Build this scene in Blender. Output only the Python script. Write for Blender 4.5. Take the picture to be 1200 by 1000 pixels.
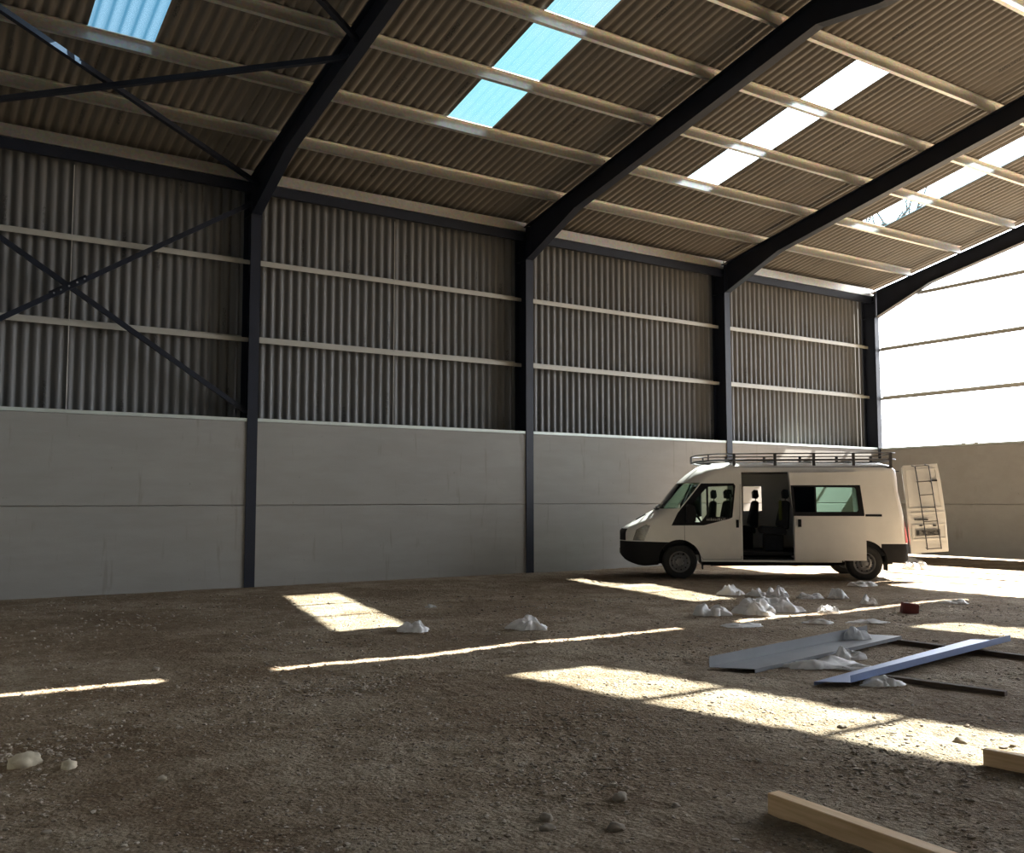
import bpy, bmesh, math, random
from math import pi, sin, cos, tan, radians, atan2, hypot
from mathutils import Vector, Matrix, noise

for o in list(bpy.data.objects):
    bpy.data.objects.remove(o)
SC = bpy.context.scene
COL = SC.collection
R = random.Random(7)

# ------------------------------------------------------------------ camera, light, exposure
CAM_H = 1.6372
cd = bpy.data.cameras.new('camera')
cd.sensor_fit = 'HORIZONTAL'
cd.sensor_width = 36.0
cd.lens = 36.0 * 1114.8 / 1200.0
cd.clip_start = 0.05
cd.clip_end = 2000
cam = bpy.data.objects.new('camera', cd)
COL.objects.link(cam)
yaw, pitch, roll = 0.988, 0.0769, -0.0009
fw = Vector((cos(yaw) * cos(pitch), sin(yaw) * cos(pitch), sin(pitch)))
rt = Vector((sin(yaw), -cos(yaw), 0))
up = rt.cross(fw)
r2 = cos(roll) * rt + sin(roll) * up
u2 = -sin(roll) * rt + cos(roll) * up
cam.matrix_world = Matrix(((r2.x, u2.x, -fw.x, 0), (r2.y, u2.y, -fw.y, 0), (r2.z, u2.z, -fw.z, CAM_H), (0, 0, 0, 1)))
SC.camera = cam

SUN_DIR = Vector((-1.0, 0.095, -1.0)).normalized()      # the way the sunlight travels
sd = bpy.data.lights.new('sun', 'SUN')
sd.energy = 95.0
sd.angle = radians(0.53)
sd.color = (1.0, 0.95, 0.87)
sun = bpy.data.objects.new('sun', sd)
COL.objects.link(sun)
sun.rotation_euler = SUN_DIR.to_track_quat('-Z', 'Y').to_euler()
sun.location = (40, -3, 40)

HAZE = 260.0
world = bpy.data.worlds.new('world')
SC.world = world
world.use_nodes = True
wn, wl = world.node_tree.nodes, world.node_tree.links
wn.clear()
sky = wn.new('ShaderNodeTexSky')
sky.sky_type = 'NISHITA'
sky.sun_disc = False
sky.sun_elevation = radians(45)
sky.sun_rotation = atan2(1.0, -0.095)
sky.air_density = 1.0
sky.dust_density = 2.0
sky.ozone_density = 1.0
bg = wn.new('ShaderNodeBackground')
bg.inputs['Strength'].default_value = 0.05
# thin white cloud over the blue
geo = wn.new('ShaderNodeTexCoord')
cl = wn.new('ShaderNodeTexNoise')
cl.inputs['Scale'].default_value = 3.2
cl.inputs['Detail'].default_value = 6
cl.inputs['Roughness'].default_value = 0.6
ramp = wn.new('ShaderNodeValToRGB')
ramp.color_ramp.elements[0].position = 0.45
ramp.color_ramp.elements[0].color = (0, 0, 0, 1)
ramp.color_ramp.elements[1].position = 0.75
ramp.color_ramp.elements[1].color = (0.6, 0.6, 0.6, 1)
mix = wn.new('ShaderNodeMixRGB')
mix.inputs['Color2'].default_value = (6.5, 6.6, 6.7, 1)
out = wn.new('ShaderNodeOutputWorld')
sx = wn.new('ShaderNodeSeparateXYZ')
def side_share(axis, a, b):
    m = wn.new('ShaderNodeMapRange')
    m.interpolation_type = 'SMOOTHSTEP'
    m.inputs['From Min'].default_value = a
    m.inputs['From Max'].default_value = b
    wl.new(sx.outputs[axis], m.inputs['Value'])
    return m.outputs['Result']
wl.new(geo.outputs['Generated'], sx.inputs[0])
wl.new(geo.outputs['Generated'], cl.inputs['Vector'])
wl.new(cl.outputs['Fac'], ramp.inputs['Fac'])
# bright blue sky on the side behind the left wall, with some cloud in it
mixn = wn.new('ShaderNodeMixRGB')
mixn.inputs['Color2'].default_value = (14.0, 36.0, 42.0, 1)
wl.new(side_share('Y', 0.35, 0.75), mixn.inputs['Fac'])
wl.new(sky.outputs['Color'], mixn.inputs['Color1'])
cm = wn.new('ShaderNodeMath'); cm.operation = 'MULTIPLY'
wl.new(ramp.outputs['Color'], cm.inputs[0]); wl.new(side_share('Y', 0.35, 0.75), cm.inputs[1])
mix.inputs['Color2'].default_value = (40.0, 43.0, 43.0, 1)
wl.new(cm.outputs[0], mix.inputs['Fac'])
wl.new(mixn.outputs['Color'], mix.inputs['Color1'])
# white haze that grows towards the sun's side of the sky
mix2 = wn.new('ShaderNodeMixRGB')
mix2.inputs['Color2'].default_value = (HAZE * 0.95, HAZE, HAZE * 1.08, 1)
wl.new(side_share('X', 0.57, 0.75), mix2.inputs['Fac'])
wl.new(mix.outputs['Color'], mix2.inputs['Color1'])
wl.new(mix2.outputs['Color'], bg.inputs['Color'])
wl.new(bg.outputs['Background'], out.inputs['Surface'])

vs = SC.view_settings
vs.view_transform = 'Standard'
vs.look = 'None'
vs.gamma = 1.0
vs.use_curve_mapping = False
vs.exposure = -0.38
SC.cycles.use_denoising = True
SC.cycles.max_bounces = 10
SC.cycles.diffuse_bounces = 6
SC.cycles.transparent_max_bounces = 16
SC.cycles.sample_clamp_indirect = 6.0
SC.cycles.caustics_refractive = False

# ------------------------------------------------------------------ helpers
def tag(o, label=None, cat=None, group=None, kind=None):
    if label: o['label'] = label
    if cat: o['category'] = cat
    if group: o['group'] = group
    if kind: o['kind'] = kind
    return o

def empty(name, loc=(0, 0, 0), rz=0.0):
    o = bpy.data.objects.new(name, None)
    o.empty_display_size = 0.2
    o.location = loc
    o.rotation_euler = (0, 0, rz)
    COL.objects.link(o)
    return o

def link(name, me, mat, parent=None, smooth=None):
    if mat is not None:
        mats = mat if isinstance(mat, (list, tuple)) else [mat]
        me.materials.clear()
        for m in mats:
            me.materials.append(m)
    if smooth is not None:
        for p in me.polygons:
            p.use_smooth = True
        me.set_sharp_from_angle(angle=radians(smooth))
    me.name = name
    o = bpy.data.objects.new(name, me)
    COL.objects.link(o)
    if parent is not None:
        o.parent = parent
    return o

class MB:
    """collects simple shapes and links them as one mesh"""
    def __init__(self):
        self.v = []
        self.f = []
    def add(self, vs_, fs_):
        n = len(self.v)
        self.v += [tuple(v) for v in vs_]
        self.f += [tuple(i + n for i in f) for f in fs_]
        return self
    def box(self, a, b, M=None):
        (x0, y0, z0), (x1, y1, z1) = a, b
        vs_ = [Vector(p) for p in ((x0, y0, z0), (x1, y0, z0), (x1, y1, z0), (x0, y1, z0), (x0, y0, z1), (x1, y0, z1), (x1, y1, z1), (x0, y1, z1))]
        if M: vs_ = [M @ v for v in vs_]
        return self.add(vs_, [(0, 3, 2, 1), (4, 5, 6, 7), (0, 1, 5, 4), (1, 2, 6, 5), (2, 3, 7, 6), (3, 0, 4, 7)])
    def bar(self, p, q, w, h, upv=(0, 0, 1)):
        p, q = Vector(p), Vector(q)
        d = (q - p); L = d.length; d.normalize()
        s = d.cross(Vector(upv)).normalized(); u = s.cross(d)
        M = Matrix(((d.x, s.x, u.x, p.x), (d.y, s.y, u.y, p.y), (d.z, s.z, u.z, p.z), (0, 0, 0, 1)))
        return self.box((0, -w / 2, -h / 2), (L, w / 2, h / 2), M)
    def tube(self, pts, r, n=8):
        pts = [Vector(p) for p in pts]
        vs_, fs_ = [], []
        prev = None
        for i, p in enumerate(pts):
            d = (pts[min(i + 1, len(pts) - 1)] - pts[max(i - 1, 0)]).normalized()
            if prev is None:
                a = Vector((0, 0, 1)) if abs(d.z) < 0.9 else Vector((1, 0, 0))
                s = d.cross(a).normalized()
            else:
                s = (prev - d * prev.dot(d)).normalized()
            prev = s
            t = d.cross(s)
            for k in range(n):
                vs_.append(p + r * (cos(2 * pi * k / n) * s + sin(2 * pi * k / n) * t))
        for i in range(len(pts) - 1):
            for k in range(n):
                fs_.append((i * n + k, i * n + (k + 1) % n, (i + 1) * n + (k + 1) % n, (i + 1) * n + k))
        fs_.append(tuple(range(n - 1, -1, -1)))
        fs_.append(tuple((len(pts) - 1) * n + k for k in range(n)))
        return self.add(vs_, fs_)
    def extrude(self, prof, f0, f1):
        """closed 2D outline prof; f0 and f1 turn (a, b) into 3D for either end"""
        n = len(prof)
        vs_ = [f0(a, b) for a, b in prof] + [f1(a, b) for a, b in prof]
        fs_ = [tuple(range(n - 1, -1, -1)), tuple(range(n, 2 * n))]
        fs_ += [(i, (i + 1) % n, n + (i + 1) % n, n + i) for i in range(n)]
        return self.add(vs_, fs_)
    def lathe(self, prof, axis_o, n=32, close=False):
        """prof: (r, y) outline turned about the local y axis at axis_o"""
        ox, oy, oz = axis_o
        m = len(prof)
        vs_ = [(ox + r * cos(2 * pi * k / n), oy + y, oz + r * sin(2 * pi * k / n)) for k in range(n) for r, y in prof]
        fs_ = []
        for k in range(n):
            k2 = (k + 1) % n
            for i in range(m if close else m - 1):
                j = (i + 1) % m
                fs_.append((k * m + i, k * m + j, k2 * m + j, k2 * m + i))
        return self.add(vs_, fs_)
    def mesh(self, name='mesh', weld=0.0):
        me = bpy.data.meshes.new(name)
        me.from_pydata(self.v, [], self.f)
        bm = bmesh.new()
        bm.from_mesh(me)
        if weld: bmesh.ops.remove_doubles(bm, verts=bm.verts, dist=weld)
        bmesh.ops.recalc_face_normals(bm, faces=bm.faces)
        bm.to_mesh(me)
        bm.free()
        return me
    def build(self, name, mat, parent=None, smooth=None, weld=0.0):
        return link(name, self.mesh(name, weld), mat, parent, smooth)

def boolean(a, b, op):
    oa, ob = bpy.data.objects.new('tmp_a', a), bpy.data.objects.new('tmp_b', b)
    COL.objects.link(oa); COL.objects.link(ob)
    m = oa.modifiers.new('b', 'BOOLEAN')
    m.operation = op; m.solver = 'EXACT'; m.object = ob
    dg = bpy.context.evaluated_depsgraph_get()
    dg.update()
    me = bpy.data.meshes.new_from_object(oa.evaluated_get(dg))
    bpy.data.objects.remove(oa); bpy.data.objects.remove(ob)
    return me

def dup(o, name=None):
    c = o.copy()
    if name: c.name = name
    COL.objects.link(c)
    return c

def dup_tree(o, parent=None):
    c = o.copy()
    COL.objects.link(c)
    if parent is not None: c.parent = parent
    for ch in list(o.children):
        dup_tree(ch, c)
    return c

# ------------------------------------------------------------------ materials
class NT:
    def __init__(self, name):
        self.m = bpy.data.materials.new(name)
        self.m.use_nodes = True
        self.n, self.l = self.m.node_tree.nodes, self.m.node_tree.links
        self.n.clear()
        self.out = self.n.new('ShaderNodeOutputMaterial')
        self.bsdf = self.n.new('ShaderNodeBsdfPrincipled')
        self.l.new(self.bsdf.outputs[0], self.out.inputs[0])
        self._co = None
    def co(self):
        if self._co is None:
            self._co = self.n.new('ShaderNodeTexCoord').outputs['Object']
        return self._co
    def put(self, sock, val):
        if hasattr(val, 'is_linked') or hasattr(val, 'links'):
            self.l.new(val, sock)
        else:
            sock.default_value = val
    def noise(self, scale, detail=4, rough=0.55, vec=None, sc=None):
        v = vec or self.co()
        if sc:
            mp = self.n.new('ShaderNodeMapping')
            mp.inputs['Scale'].default_value = sc
            self.l.new(v, mp.inputs['Vector']); v = mp.outputs[0]
        t = self.n.new('ShaderNodeTexNoise')
        t.inputs['Scale'].default_value = scale
        t.inputs['Detail'].default_value = detail
        t.inputs['Roughness'].default_value = rough
        self.l.new(v, t.inputs['Vector'])
        return t.outputs['Fac']
    def voro(self, scale, feature='F1', out_='Distance', vec=None):
        t = self.n.new('ShaderNodeTexVoronoi')
        t.feature = feature
        t.inputs['Scale'].default_value = scale
        self.l.new(vec or self.co(), t.inputs['Vector'])
        return t.outputs[out_]
    def ramp(self, fac, stops):
        r = self.n.new('ShaderNodeValToRGB')
        e = r.color_ramp.elements
        while len(e) < len(stops): e.new(0.5)
        for k, (p, c) in enumerate(stops):
            e[k].position = p
            e[k].color = (c, c, c, 1) if isinstance(c, (int, float)) else (*c, 1)
        self.l.new(fac, r.inputs[0])
        return r.outputs[0]
    def mix(self, fac, a, b, kind='MIX'):
        x = self.n.new('ShaderNodeMixRGB')
        x.blend_type = kind
        for s, v in zip(x.inputs, (fac, a, b)):
            if isinstance(v, tuple) and len(v) == 3: v = (*v, 1)
            self.put(s, v)
        return x.outputs[0]
    def math(self, op, a, b=None, c=None):
        x = self.n.new('ShaderNodeMath')
        x.operation = op
        for s, v in zip(x.inputs, (a, b, c)):
            if v is not None: self.put(s, v)
        return x.outputs[0]
    def sep(self, v=None):
        s = self.n.new('ShaderNodeSeparateXYZ')
        self.l.new(v or self.co(), s.inputs[0])
        return s.outputs
    def comb(self, x, y, z):
        s = self.n.new('ShaderNodeCombineXYZ')
        for k, v in zip(s.inputs, (x, y, z)): self.put(k, v)
        return s.outputs[0]
    def white(self, v, out_='Value'):
        w = self.n.new('ShaderNodeTexWhiteNoise')
        w.noise_dimensions = '3D'
        self.l.new(v, w.inputs['Vector'])
        return w.outputs[out_]
    def bump(self, h, strength=0.5, dist=0.02):
        b = self.n.new('ShaderNodeBump')
        b.inputs['Strength'].default_value = strength
        b.inputs['Distance'].default_value = dist
        self.l.new(h, b.inputs['Height'])
        self.l.new(b.outputs[0], self.bsdf.inputs['Normal'])
    def set(self, color=None, rough=None, metal=None, **kw):
        b = self.bsdf.inputs
        if color is not None:
            if isinstance(color, tuple): color = (*color, 1)
            self.put(b['Base Color'], color)
        if rough is not None: self.put(b['Roughness'], rough)
        if metal is not None: self.put(b['Metallic'], metal)
        for k, v in kw.items(): self.put(b[k], v)
        return self.m

def plain(name, color, rough=0.5, metal=0.0, var=0.12, scale=6.0, **kw):
    t = NT(name)
    n = t.noise(scale, 5)
    c = t.mix(t.ramp(n, [(0.3, 0.0), (0.7, 1.0)]), tuple(x * (1 - var) for x in color), tuple(min(1, x * (1 + var)) for x in color))
    return t.set(c, rough, metal, **kw)

def see_through(name, tint, body, body_share, gloss_share, rough=0.05):
    """a clear sheet: light goes straight through, with some gloss and a milky body"""
    t = NT(name)
    n, l = t.n, t.l
    n.remove(t.bsdf)
    tr = n.new('ShaderNodeBsdfTransparent'); tr.inputs[0].default_value = (*tint, 1)
    gl = n.new('ShaderNodeBsdfGlossy'); gl.inputs['Roughness'].default_value = rough
    df = n.new('ShaderNodeBsdfTranslucent'); df.inputs[0].default_value = (*body, 1)
    m1, m2 = n.new('ShaderNodeMixShader'), n.new('ShaderNodeMixShader')
    lw = n.new('ShaderNodeLayerWeight'); lw.inputs[0].default_value = gloss_share
    m1.inputs[0].default_value = body_share
    l.new(tr.outputs[0], m1.inputs[1]); l.new(df.outputs[0], m1.inputs[2])
    l.new(lw.outputs['Fresnel'], m2.inputs[0])
    l.new(m1.outputs[0], m2.inputs[1]); l.new(gl.outputs[0], m2.inputs[2])
    l.new(m2.outputs[0], t.out.inputs[0])
    return t.m

def mat_dirt():
    t = NT('dirt')
    big = t.noise(0.55, 5, 0.6)
    mid = t.noise(1.6, 8, 0.68)
    small = t.noise(7.0, 8, 0.7)
    fine = t.noise(34, 6, 0.7)
    grit = t.voro(38)
    spot = t.voro(15)
    c = t.mix(t.ramp(big, [(0.42, 0.0), (0.58, 1.0)]), (0.204, 0.146, 0.092), (0.357, 0.292, 0.209))
    c = t.mix(t.ramp(mid, [(0.45, 0.0), (0.62, 0.8)]), c, (0.173, 0.117, 0.070))
    c = t.mix(t.ramp(small, [(0.52, 0.0), (0.68, 0.65)]), c, (0.408, 0.341, 0.251))
    c = t.mix(t.ramp(small, [(0.32, 0.6), (0.46, 0.0)]), c, (0.112, 0.080, 0.053))
    c = t.mix(t.ramp(fine, [(0.35, 0.6), (0.58, 0.0)]), c, (0.122, 0.088, 0.056))
    c = t.mix(t.ramp(grit, [(0.10, 0.6), (0.26, 0.0)]), c, (0.439, 0.380, 0.290))
    c = t.mix(t.ramp(spot, [(0.06, 0.7), (0.16, 0.0)]), c, (0.459, 0.400, 0.308))
    h = t.math('ADD', t.math('MULTIPLY', fine, 0.6), t.math('MULTIPLY', grit, -0.6))
    h = t.math('ADD', h, t.math('MULTIPLY', t.math('ADD', small, t.math('MULTIPLY', spot, -0.5)), 1.6))
    t.bump(h, 1.0, 0.03)
    return t.set(c, 0.95, 0.0, **{'Specular IOR Level': 0.15})

def mat_concrete():
    t = NT('precast_concrete')
    a = t.noise(0.8, 6, 0.6)
    b = t.noise(3.0, 6, 0.6, sc=(0.35, 1, 1.6))
    f = t.noise(40, 4)
    c = t.mix(a, (0.25, 0.24, 0.222), (0.33, 0.318, 0.295))
    c = t.mix(t.ramp(b, [(0.4, 0.35), (0.6, 0.0)]), c, (0.24, 0.228, 0.21))
    # thin dark vertical runs and small pits
    runs = t.noise(3.0, 3, 0.5, sc=(2.6, 1, 0.35))
    c = t.mix(t.ramp(runs, [(0.64, 0.0), (0.73, 0.38)]), c, (0.17, 0.155, 0.14))
    pit = t.noise(7.0, 5, 0.7, sc=(1.6, 1, 1.0))
    c = t.mix(t.ramp(pit, [(0.685, 0.0), (0.74, 0.7)]), c, (0.10, 0.092, 0.085))
    t.bump(t.math('ADD', f, t.math('MULTIPLY', b, 1.5)), 0.25, 0.006)
    return t.set(c, 0.9)

def mat_sheet(name, along, up_, c1, c2):
    """grey fibre cement sheet with rows of dark stencilled print running up the sheet"""
    t = NT(name)
    s = t.sep()
    u, v = s[along], s[up_]
    a = t.noise(1.1, 5, 0.6)
    st = t.noise(1.4, 4, 0.6, sc=tuple(0.12 if k == up_ else 4.0 for k in range(3)))
    c = t.mix(a, c1, c2)
    c = t.mix(t.ramp(st, [(0.45, 0.0), (0.7, 0.3)]), c, tuple(x * 0.72 for x in c1))
    # print: one column of broken dashes in each cell of the sheet grid
    cu, cv = t.math('DIVIDE', u, 0.96), t.math('DIVIDE', v, 1.55)
    iu = t.math('FLOOR', cu)
    cv = t.math('ADD', cv, t.math('MULTIPLY', t.white(t.comb(iu, 3.1, 0.7)), 0.5))
    iv = t.math('FLOOR', cv)
    fu, fv = t.math('FRACT', cu), t.math('FRACT', cv)
    r1 = t.white(t.comb(iu, iv, 1.7))
    pos = t.math('ADD', t.math('MULTIPLY', r1, 0.5), 0.22)
    inu = t.math('LESS_THAN', t.math('ABSOLUTE', t.math('SUBTRACT', fu, pos)), 0.030)
    inv = t.math('LESS_THAN', t.math('ABSOLUTE', t.math('SUBTRACT', fv, 0.45)), 0.15)
    dash = t.math('GREATER_THAN', t.white(t.comb(t.math('FLOOR', t.math('MULTIPLY', fu, 110)), t.math('FLOOR', t.math('MULTIPLY', fv, 72)), t.math('ADD', iu, iv))), 0.45)
    k = t.math('MULTIPLY', t.math('MULTIPLY', inu, inv), dash)
    c = t.mix(t.math('MULTIPLY', k, 0.7), c, (0.03, 0.028, 0.026))
    t.bump(t.noise(60, 3), 0.12, 0.004)
    return t.set(c, 0.52, 0.0, **{'Specular IOR Level': 0.55})

M = {}
M['dirt'] = mat_dirt()
M['concrete'] = mat_concrete()
M['wall_sheet'] = mat_sheet('wall_sheet', 0, 2, (0.088, 0.086, 0.081), (0.128, 0.125, 0.119))
M['roof_sheet'] = mat_sheet('roof_sheet', 0, 1, (0.112, 0.096, 0.077), (0.148, 0.128, 0.104))
M['navy'] = plain('navy_steel', (0.012, 0.015, 0.025), 0.45, 0.0, 0.15, 3.0, **{'Specular IOR Level': 0.3})
M['bolt'] = plain('zinc_bolt', (0.5, 0.5, 0.52), 0.35, 0.9, 0.1)
def mat_galv():
    t = NT('galvanised')
    v = t.voro(22, 'F1', 'Color')
    c = t.mix(0.12, t.mix(t.noise(2.0, 4), (0.50, 0.48, 0.43), (0.60, 0.58, 0.52)), v)
    return t.set(c, 0.36, 0.85)
M['galv'] = mat_galv()
M['rail'] = plain('cream_steel', (0.40, 0.385, 0.335), 0.5, 0.1, 0.08, 2.0)
M['trim'] = plain('flashing_steel', (0.55, 0.60, 0.56), 0.4, 0.3, 0.08, 2.0)
M['rooflight'] = see_through('clear_rooflight', (0.50, 0.56, 0.57), (0.55, 0.62, 0.64), 0.012, 0.06)
M['milky_rooflight'] = see_through('milky_rooflight', (0.13, 0.215, 0.31), (0.3, 0.42, 0.52), 0.03, 0.10)

# ------------------------------------------------------------------ building numbers (metres; X runs along the left wall, Y towards it)
WALL = 17.774           # inner face of the left columns
BAYX = [-0.596, 5.804, 12.204, 18.604, 25.004]
RIDGE = 8.05
RIGHT = 2 * RIDGE - WALL
BACK, GABLE = -0.60, 25.0
SL = 0.2043
TS, CS, SS = tan(SL), cos(SL), sin(SL)
P0Y, P0Z, PS = 18.123, 7.875, 1.6
CTOP, CJOINT = 3.13, 1.535
def ztop(y):            # the line the purlins sit on, left slope; mirrored on the right
    return P0Z + (P0Y - (y if y >= RIDGE else 2 * RIDGE - y)) * TS
def mir(y):
    return 2 * RIDGE - y

def gh(x, y):
    """height of the bare ground"""
    p = Vector((x, y, 0))
    h = 0.026 * noise.noise(p * 0.33) + 0.013 * noise.noise(p * 0.9 + Vector((5, 1, 0)))
    h += 0.013 * noise.noise(p * 2.7 + Vector((0, 9, 2))) + 0.012 * noise.noise(p * 7.0)
    d = hypot(x, y)
    if d < 14:
        h += 0.006 * noise.noise(p * 15.0) * (1 - d / 14)
    e = min(1.0, max(0.0, (17.7 - y) / 1.2))
    return h * (0.35 + 0.65 * e)

# ------------------------------------------------------------------ the setting
def build_floor():
    xs, ys = [], []
    x = BACK - 0.2
    while x < GABLE + 0.6:
        xs.append(x); x += 0.055 if x < 8 else 0.085
    y = RIGHT - 0.2
    while y < WALL + 0.6:
        ys.append(y); y += 0.055 if y < 9 else 0.09
    vs_ = [(x, y, gh(x, y)) for y in ys for x in xs]
    nx = len(xs)
    fs_ = [(j * nx + i, j * nx + i + 1, (j + 1) * nx + i + 1, (j + 1) * nx + i) for j in range(len(ys) - 1) for i in range(nx - 1)]
    me = bpy.data.meshes.new('floor')
    me.from_pydata(vs_, [], fs_)
    o = link('floor', me, M['dirt'], smooth=60)
    tag(o, 'bare brown dirt and gravel floor of the barn', 'floor', kind='structure')
build_floor()
mb = MB()
for (a, b) in (((-80, -80), (BACK - 0.15, 140)), ((GABLE + 0.5, -80), (160, 140)), ((BACK - 0.15, -80), (GABLE + 0.5, RIGHT - 0.15)), ((BACK - 0.15, WALL + 0.55), (GABLE + 0.5, 140))):
    mb.add([(a[0], a[1], -0.03), (b[0], a[1], -0.03), (b[0], b[1], -0.03), (a[0], b[1], -0.03)], [(0, 1, 2, 3)])
tag(mb.build('ground', M['dirt']), 'open dirt ground outside the barn', 'ground', kind='structure')

PITCH, AMP = 0.183, 0.054
def corr(u):
    """profile of the corrugated sheet: broad flats and narrower grooves"""
    t = (u / PITCH) % 1.0
    d = min(t, 1 - t)
    if d > 0.40: return 0.0
    return AMP * 0.5 * (1 + cos(pi * d / 0.40))

def sheet(us, rows, place, skip=None):
    """corrugated sheet: place(u, row, offset) -> 3D; skip(u0, u1, r) leaves a hole"""
    vs_, fs_ = [], []
    for r in rows:
        for u in us: vs_.append(place(u, r, corr(u)))
    n = len(us)
    for j in range(len(rows) - 1):
        for i in range(n - 1):
            if skip and skip(0.5 * (us[i] + us[i + 1]), j): continue
            fs_.append((j * n + i, j * n + i + 1, (j + 1) * n + i + 1, (j + 1) * n + i))
    me = bpy.data.meshes.new('sheet')
    me.from_pydata(vs_, [], fs_)
    return me

STEP = PITCH / 8
def urange(a, b):
    n = int(round((b - a) / STEP))
    return [a + STEP * k for k in range(n + 1)]

# left wall cladding above the concrete, outside the rails
us = urange(-0.64, 25.12)
ur = urange(-0.64, 25.44)
me = sheet(us, [3.02, 5.0, 6.5, 8.05], lambda u, r, o: (u, WALL + 0.515 + o, r))
tag(link('wall_left', me, M['wall_sheet'], smooth=70), 'grey corrugated cladding of the left wall above the concrete panels', 'wall', kind='structure')

# roof, two slopes with rooflight openings
LIGHT_X = [2.74, 8.94, 15.00, 21.12]           # centres over the left slope; the far slope's lie a little further along
RL_LOW, RL_HIGH = 15.05, 10.34
HALF = 0.475
def in_light(u, side):
    return any(abs(u - c - (0.32 if side < 0 else 0)) < HALF for c in LIGHT_X)
ROOF_OFF = 0.205
def roof_place(side):
    def f(u, r, o):
        y, z = r, P0Z + (P0Y - r) * TS
        y += (ROOF_OFF + o) * SS
        z += (ROOF_OFF + o) * CS
        return (u, y if side > 0 else mir(y), z)
    return f
PY = [P0Y - PS * CS * i for i in range(1, 6)] + [8.24]
PYR = [mir(y) for y in (0.56, 2.09, 3.62, 5.15, 6.68)] + [8.24]
def roof_rows(side):
    hi = RL_HIGH if side > 0 else PYR[4] + 0.05
    return [18.42, 17.0, RL_LOW, 13.2, 11.8, hi, 8.9, RIDGE + 0.155 if side > 0 else RIDGE - 0.085]
for k, side in enumerate((1, -1)):
    me = sheet(ur, roof_rows(side), roof_place(side), lambda u, j: 2 <= j <= 4 and in_light(u, side))
    o = link('ceiling', me, M['roof_sheet'], smooth=70)
    tag(o, ('corrugated roof sheets of the near long slope above the left wall' if side > 0 else 'corrugated roof sheets of the slope beyond the ridge'), 'ceiling', kind='structure')
n = 1
for side in (1, -1):
    for k, c in enumerate(LIGHT_X):
        cc = c + (0.32 if side < 0 else 0)
        cu = [cc - HALF - 0.03 + STEP * q for q in range(int((2 * HALF + 0.06) / STEP) + 2)]
        def pl(u, r, o, side=side):
            return roof_place(side)(u, r, o + 0.006)
        me = sheet(cu, [RL_LOW + 0.10, 13.2, 11.8, roof_rows(side)[5] - 0.10], pl)
        o = link('window_%d' % n, me, M['milky_rooflight'] if k == 0 else M['rooflight'], smooth=70)
        tag(o, 'clear corrugated rooflight let into the roof sheets', 'rooflight', kind='structure')
        n += 1

# right wall, back wall and the part of the far gable outside the picture
mb = MB(); mb.box((BACK - 0.15, RIGHT - 0.18, -0.1), (GABLE + 0.1, RIGHT - 0.03, CTOP))
tag(mb.build('wall_right', M['concrete']), kind='structure')
me = sheet([u for u in us if u < 12.25], [3.0, 8.05], lambda u, r, o: (u, RIGHT - 0.45 - o, r))
tag(link('wall_right', me, M['wall_sheet']), kind='structure')
mb = MB(); mb.box((BACK - 0.2, RIGHT - 0.18, -0.1), (BACK - 0.05, WALL + 0.2, CTOP))
tag(mb.build('wall_back', M['concrete']), kind='structure')
mb = MB()
prof = [(RIGHT - 0.5, 3.0), (WALL + 0.55, 3.0), (WALL + 0.55, ztop(WALL + 0.55) + 0.2), (RIDGE, ztop(RIDGE) + 0.2), (RIGHT - 0.5, ztop(WALL + 0.5) + 0.2)]
mb.extrude(prof, lambda a, b: (BACK - 0.30, a, b), lambda a, b: (BACK - 0.26, a, b))
tag(mb.build('wall_back', M['wall_sheet']), kind='structure')
mb = MB(); mb.box((GABLE + 0.02, RIGHT - 0.03, 0.05), (GABLE + 0.17, 11.20, CTOP))
tag(mb.build('wall_front', M['concrete']), kind='structure')

# ------------------------------------------------------------------ precast concrete panels
def concrete_panel(a, b, label, group):
    mb = MB(); mb.box(a, b)
    me = mb.mesh()
    bm = bmesh.new(); bm.from_mesh(me)
    bmesh.ops.bevel(bm, geom=bm.edges[:], offset=0.012, segments=1, affect='EDGES')
    bm.to_mesh(me); bm.free()
    tag(link('concrete_panel', me, M['concrete']), label, 'concrete panel', group)
bay_words = ['left of the nearest column', 'between the nearest and second columns', 'between the second and third columns', 'behind the van, third to corner column']
for k in range(4):
    x0, x1 = BAYX[k] + 0.02, BAYX[k + 1] - 0.02
    if k == 3: x1 = GABLE - 0.02
    for lo, hi, w in ((-0.12, CJOINT - 0.004, 'lower'), (CJOINT + 0.004, CTOP, 'upper')):
        concrete_panel((x0, WALL + 0.03, lo), (x1, WALL + 0.18, hi), '%s grey precast concrete panel %s' % (w, bay_words[k]), 'concrete panels of the left wall')
for lo, hi, w in ((0.055, 1.496, 'lower'), (1.504, CTOP, 'upper')):
    concrete_panel((GABLE + 0.02, 11.22, lo), (GABLE + 0.17, WALL + 0.02, hi), '%s grey concrete panel of the far end wall behind the van' % w, 'concrete panels of the far end wall')

mb = MB(); mb.box((BAYX[0], WALL + 0.12, CJOINT - 0.06), (GABLE, WALL + 0.20, CJOINT + 0.06)); mb.box((GABLE + 0.12, 11.2, 1.44), (GABLE + 0.19, WALL, 1.56))
tag(mb.build('joint_light_stop', M['concrete']), kind='structure')  # added strips behind the panel joints, there to stop light leaking through

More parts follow.
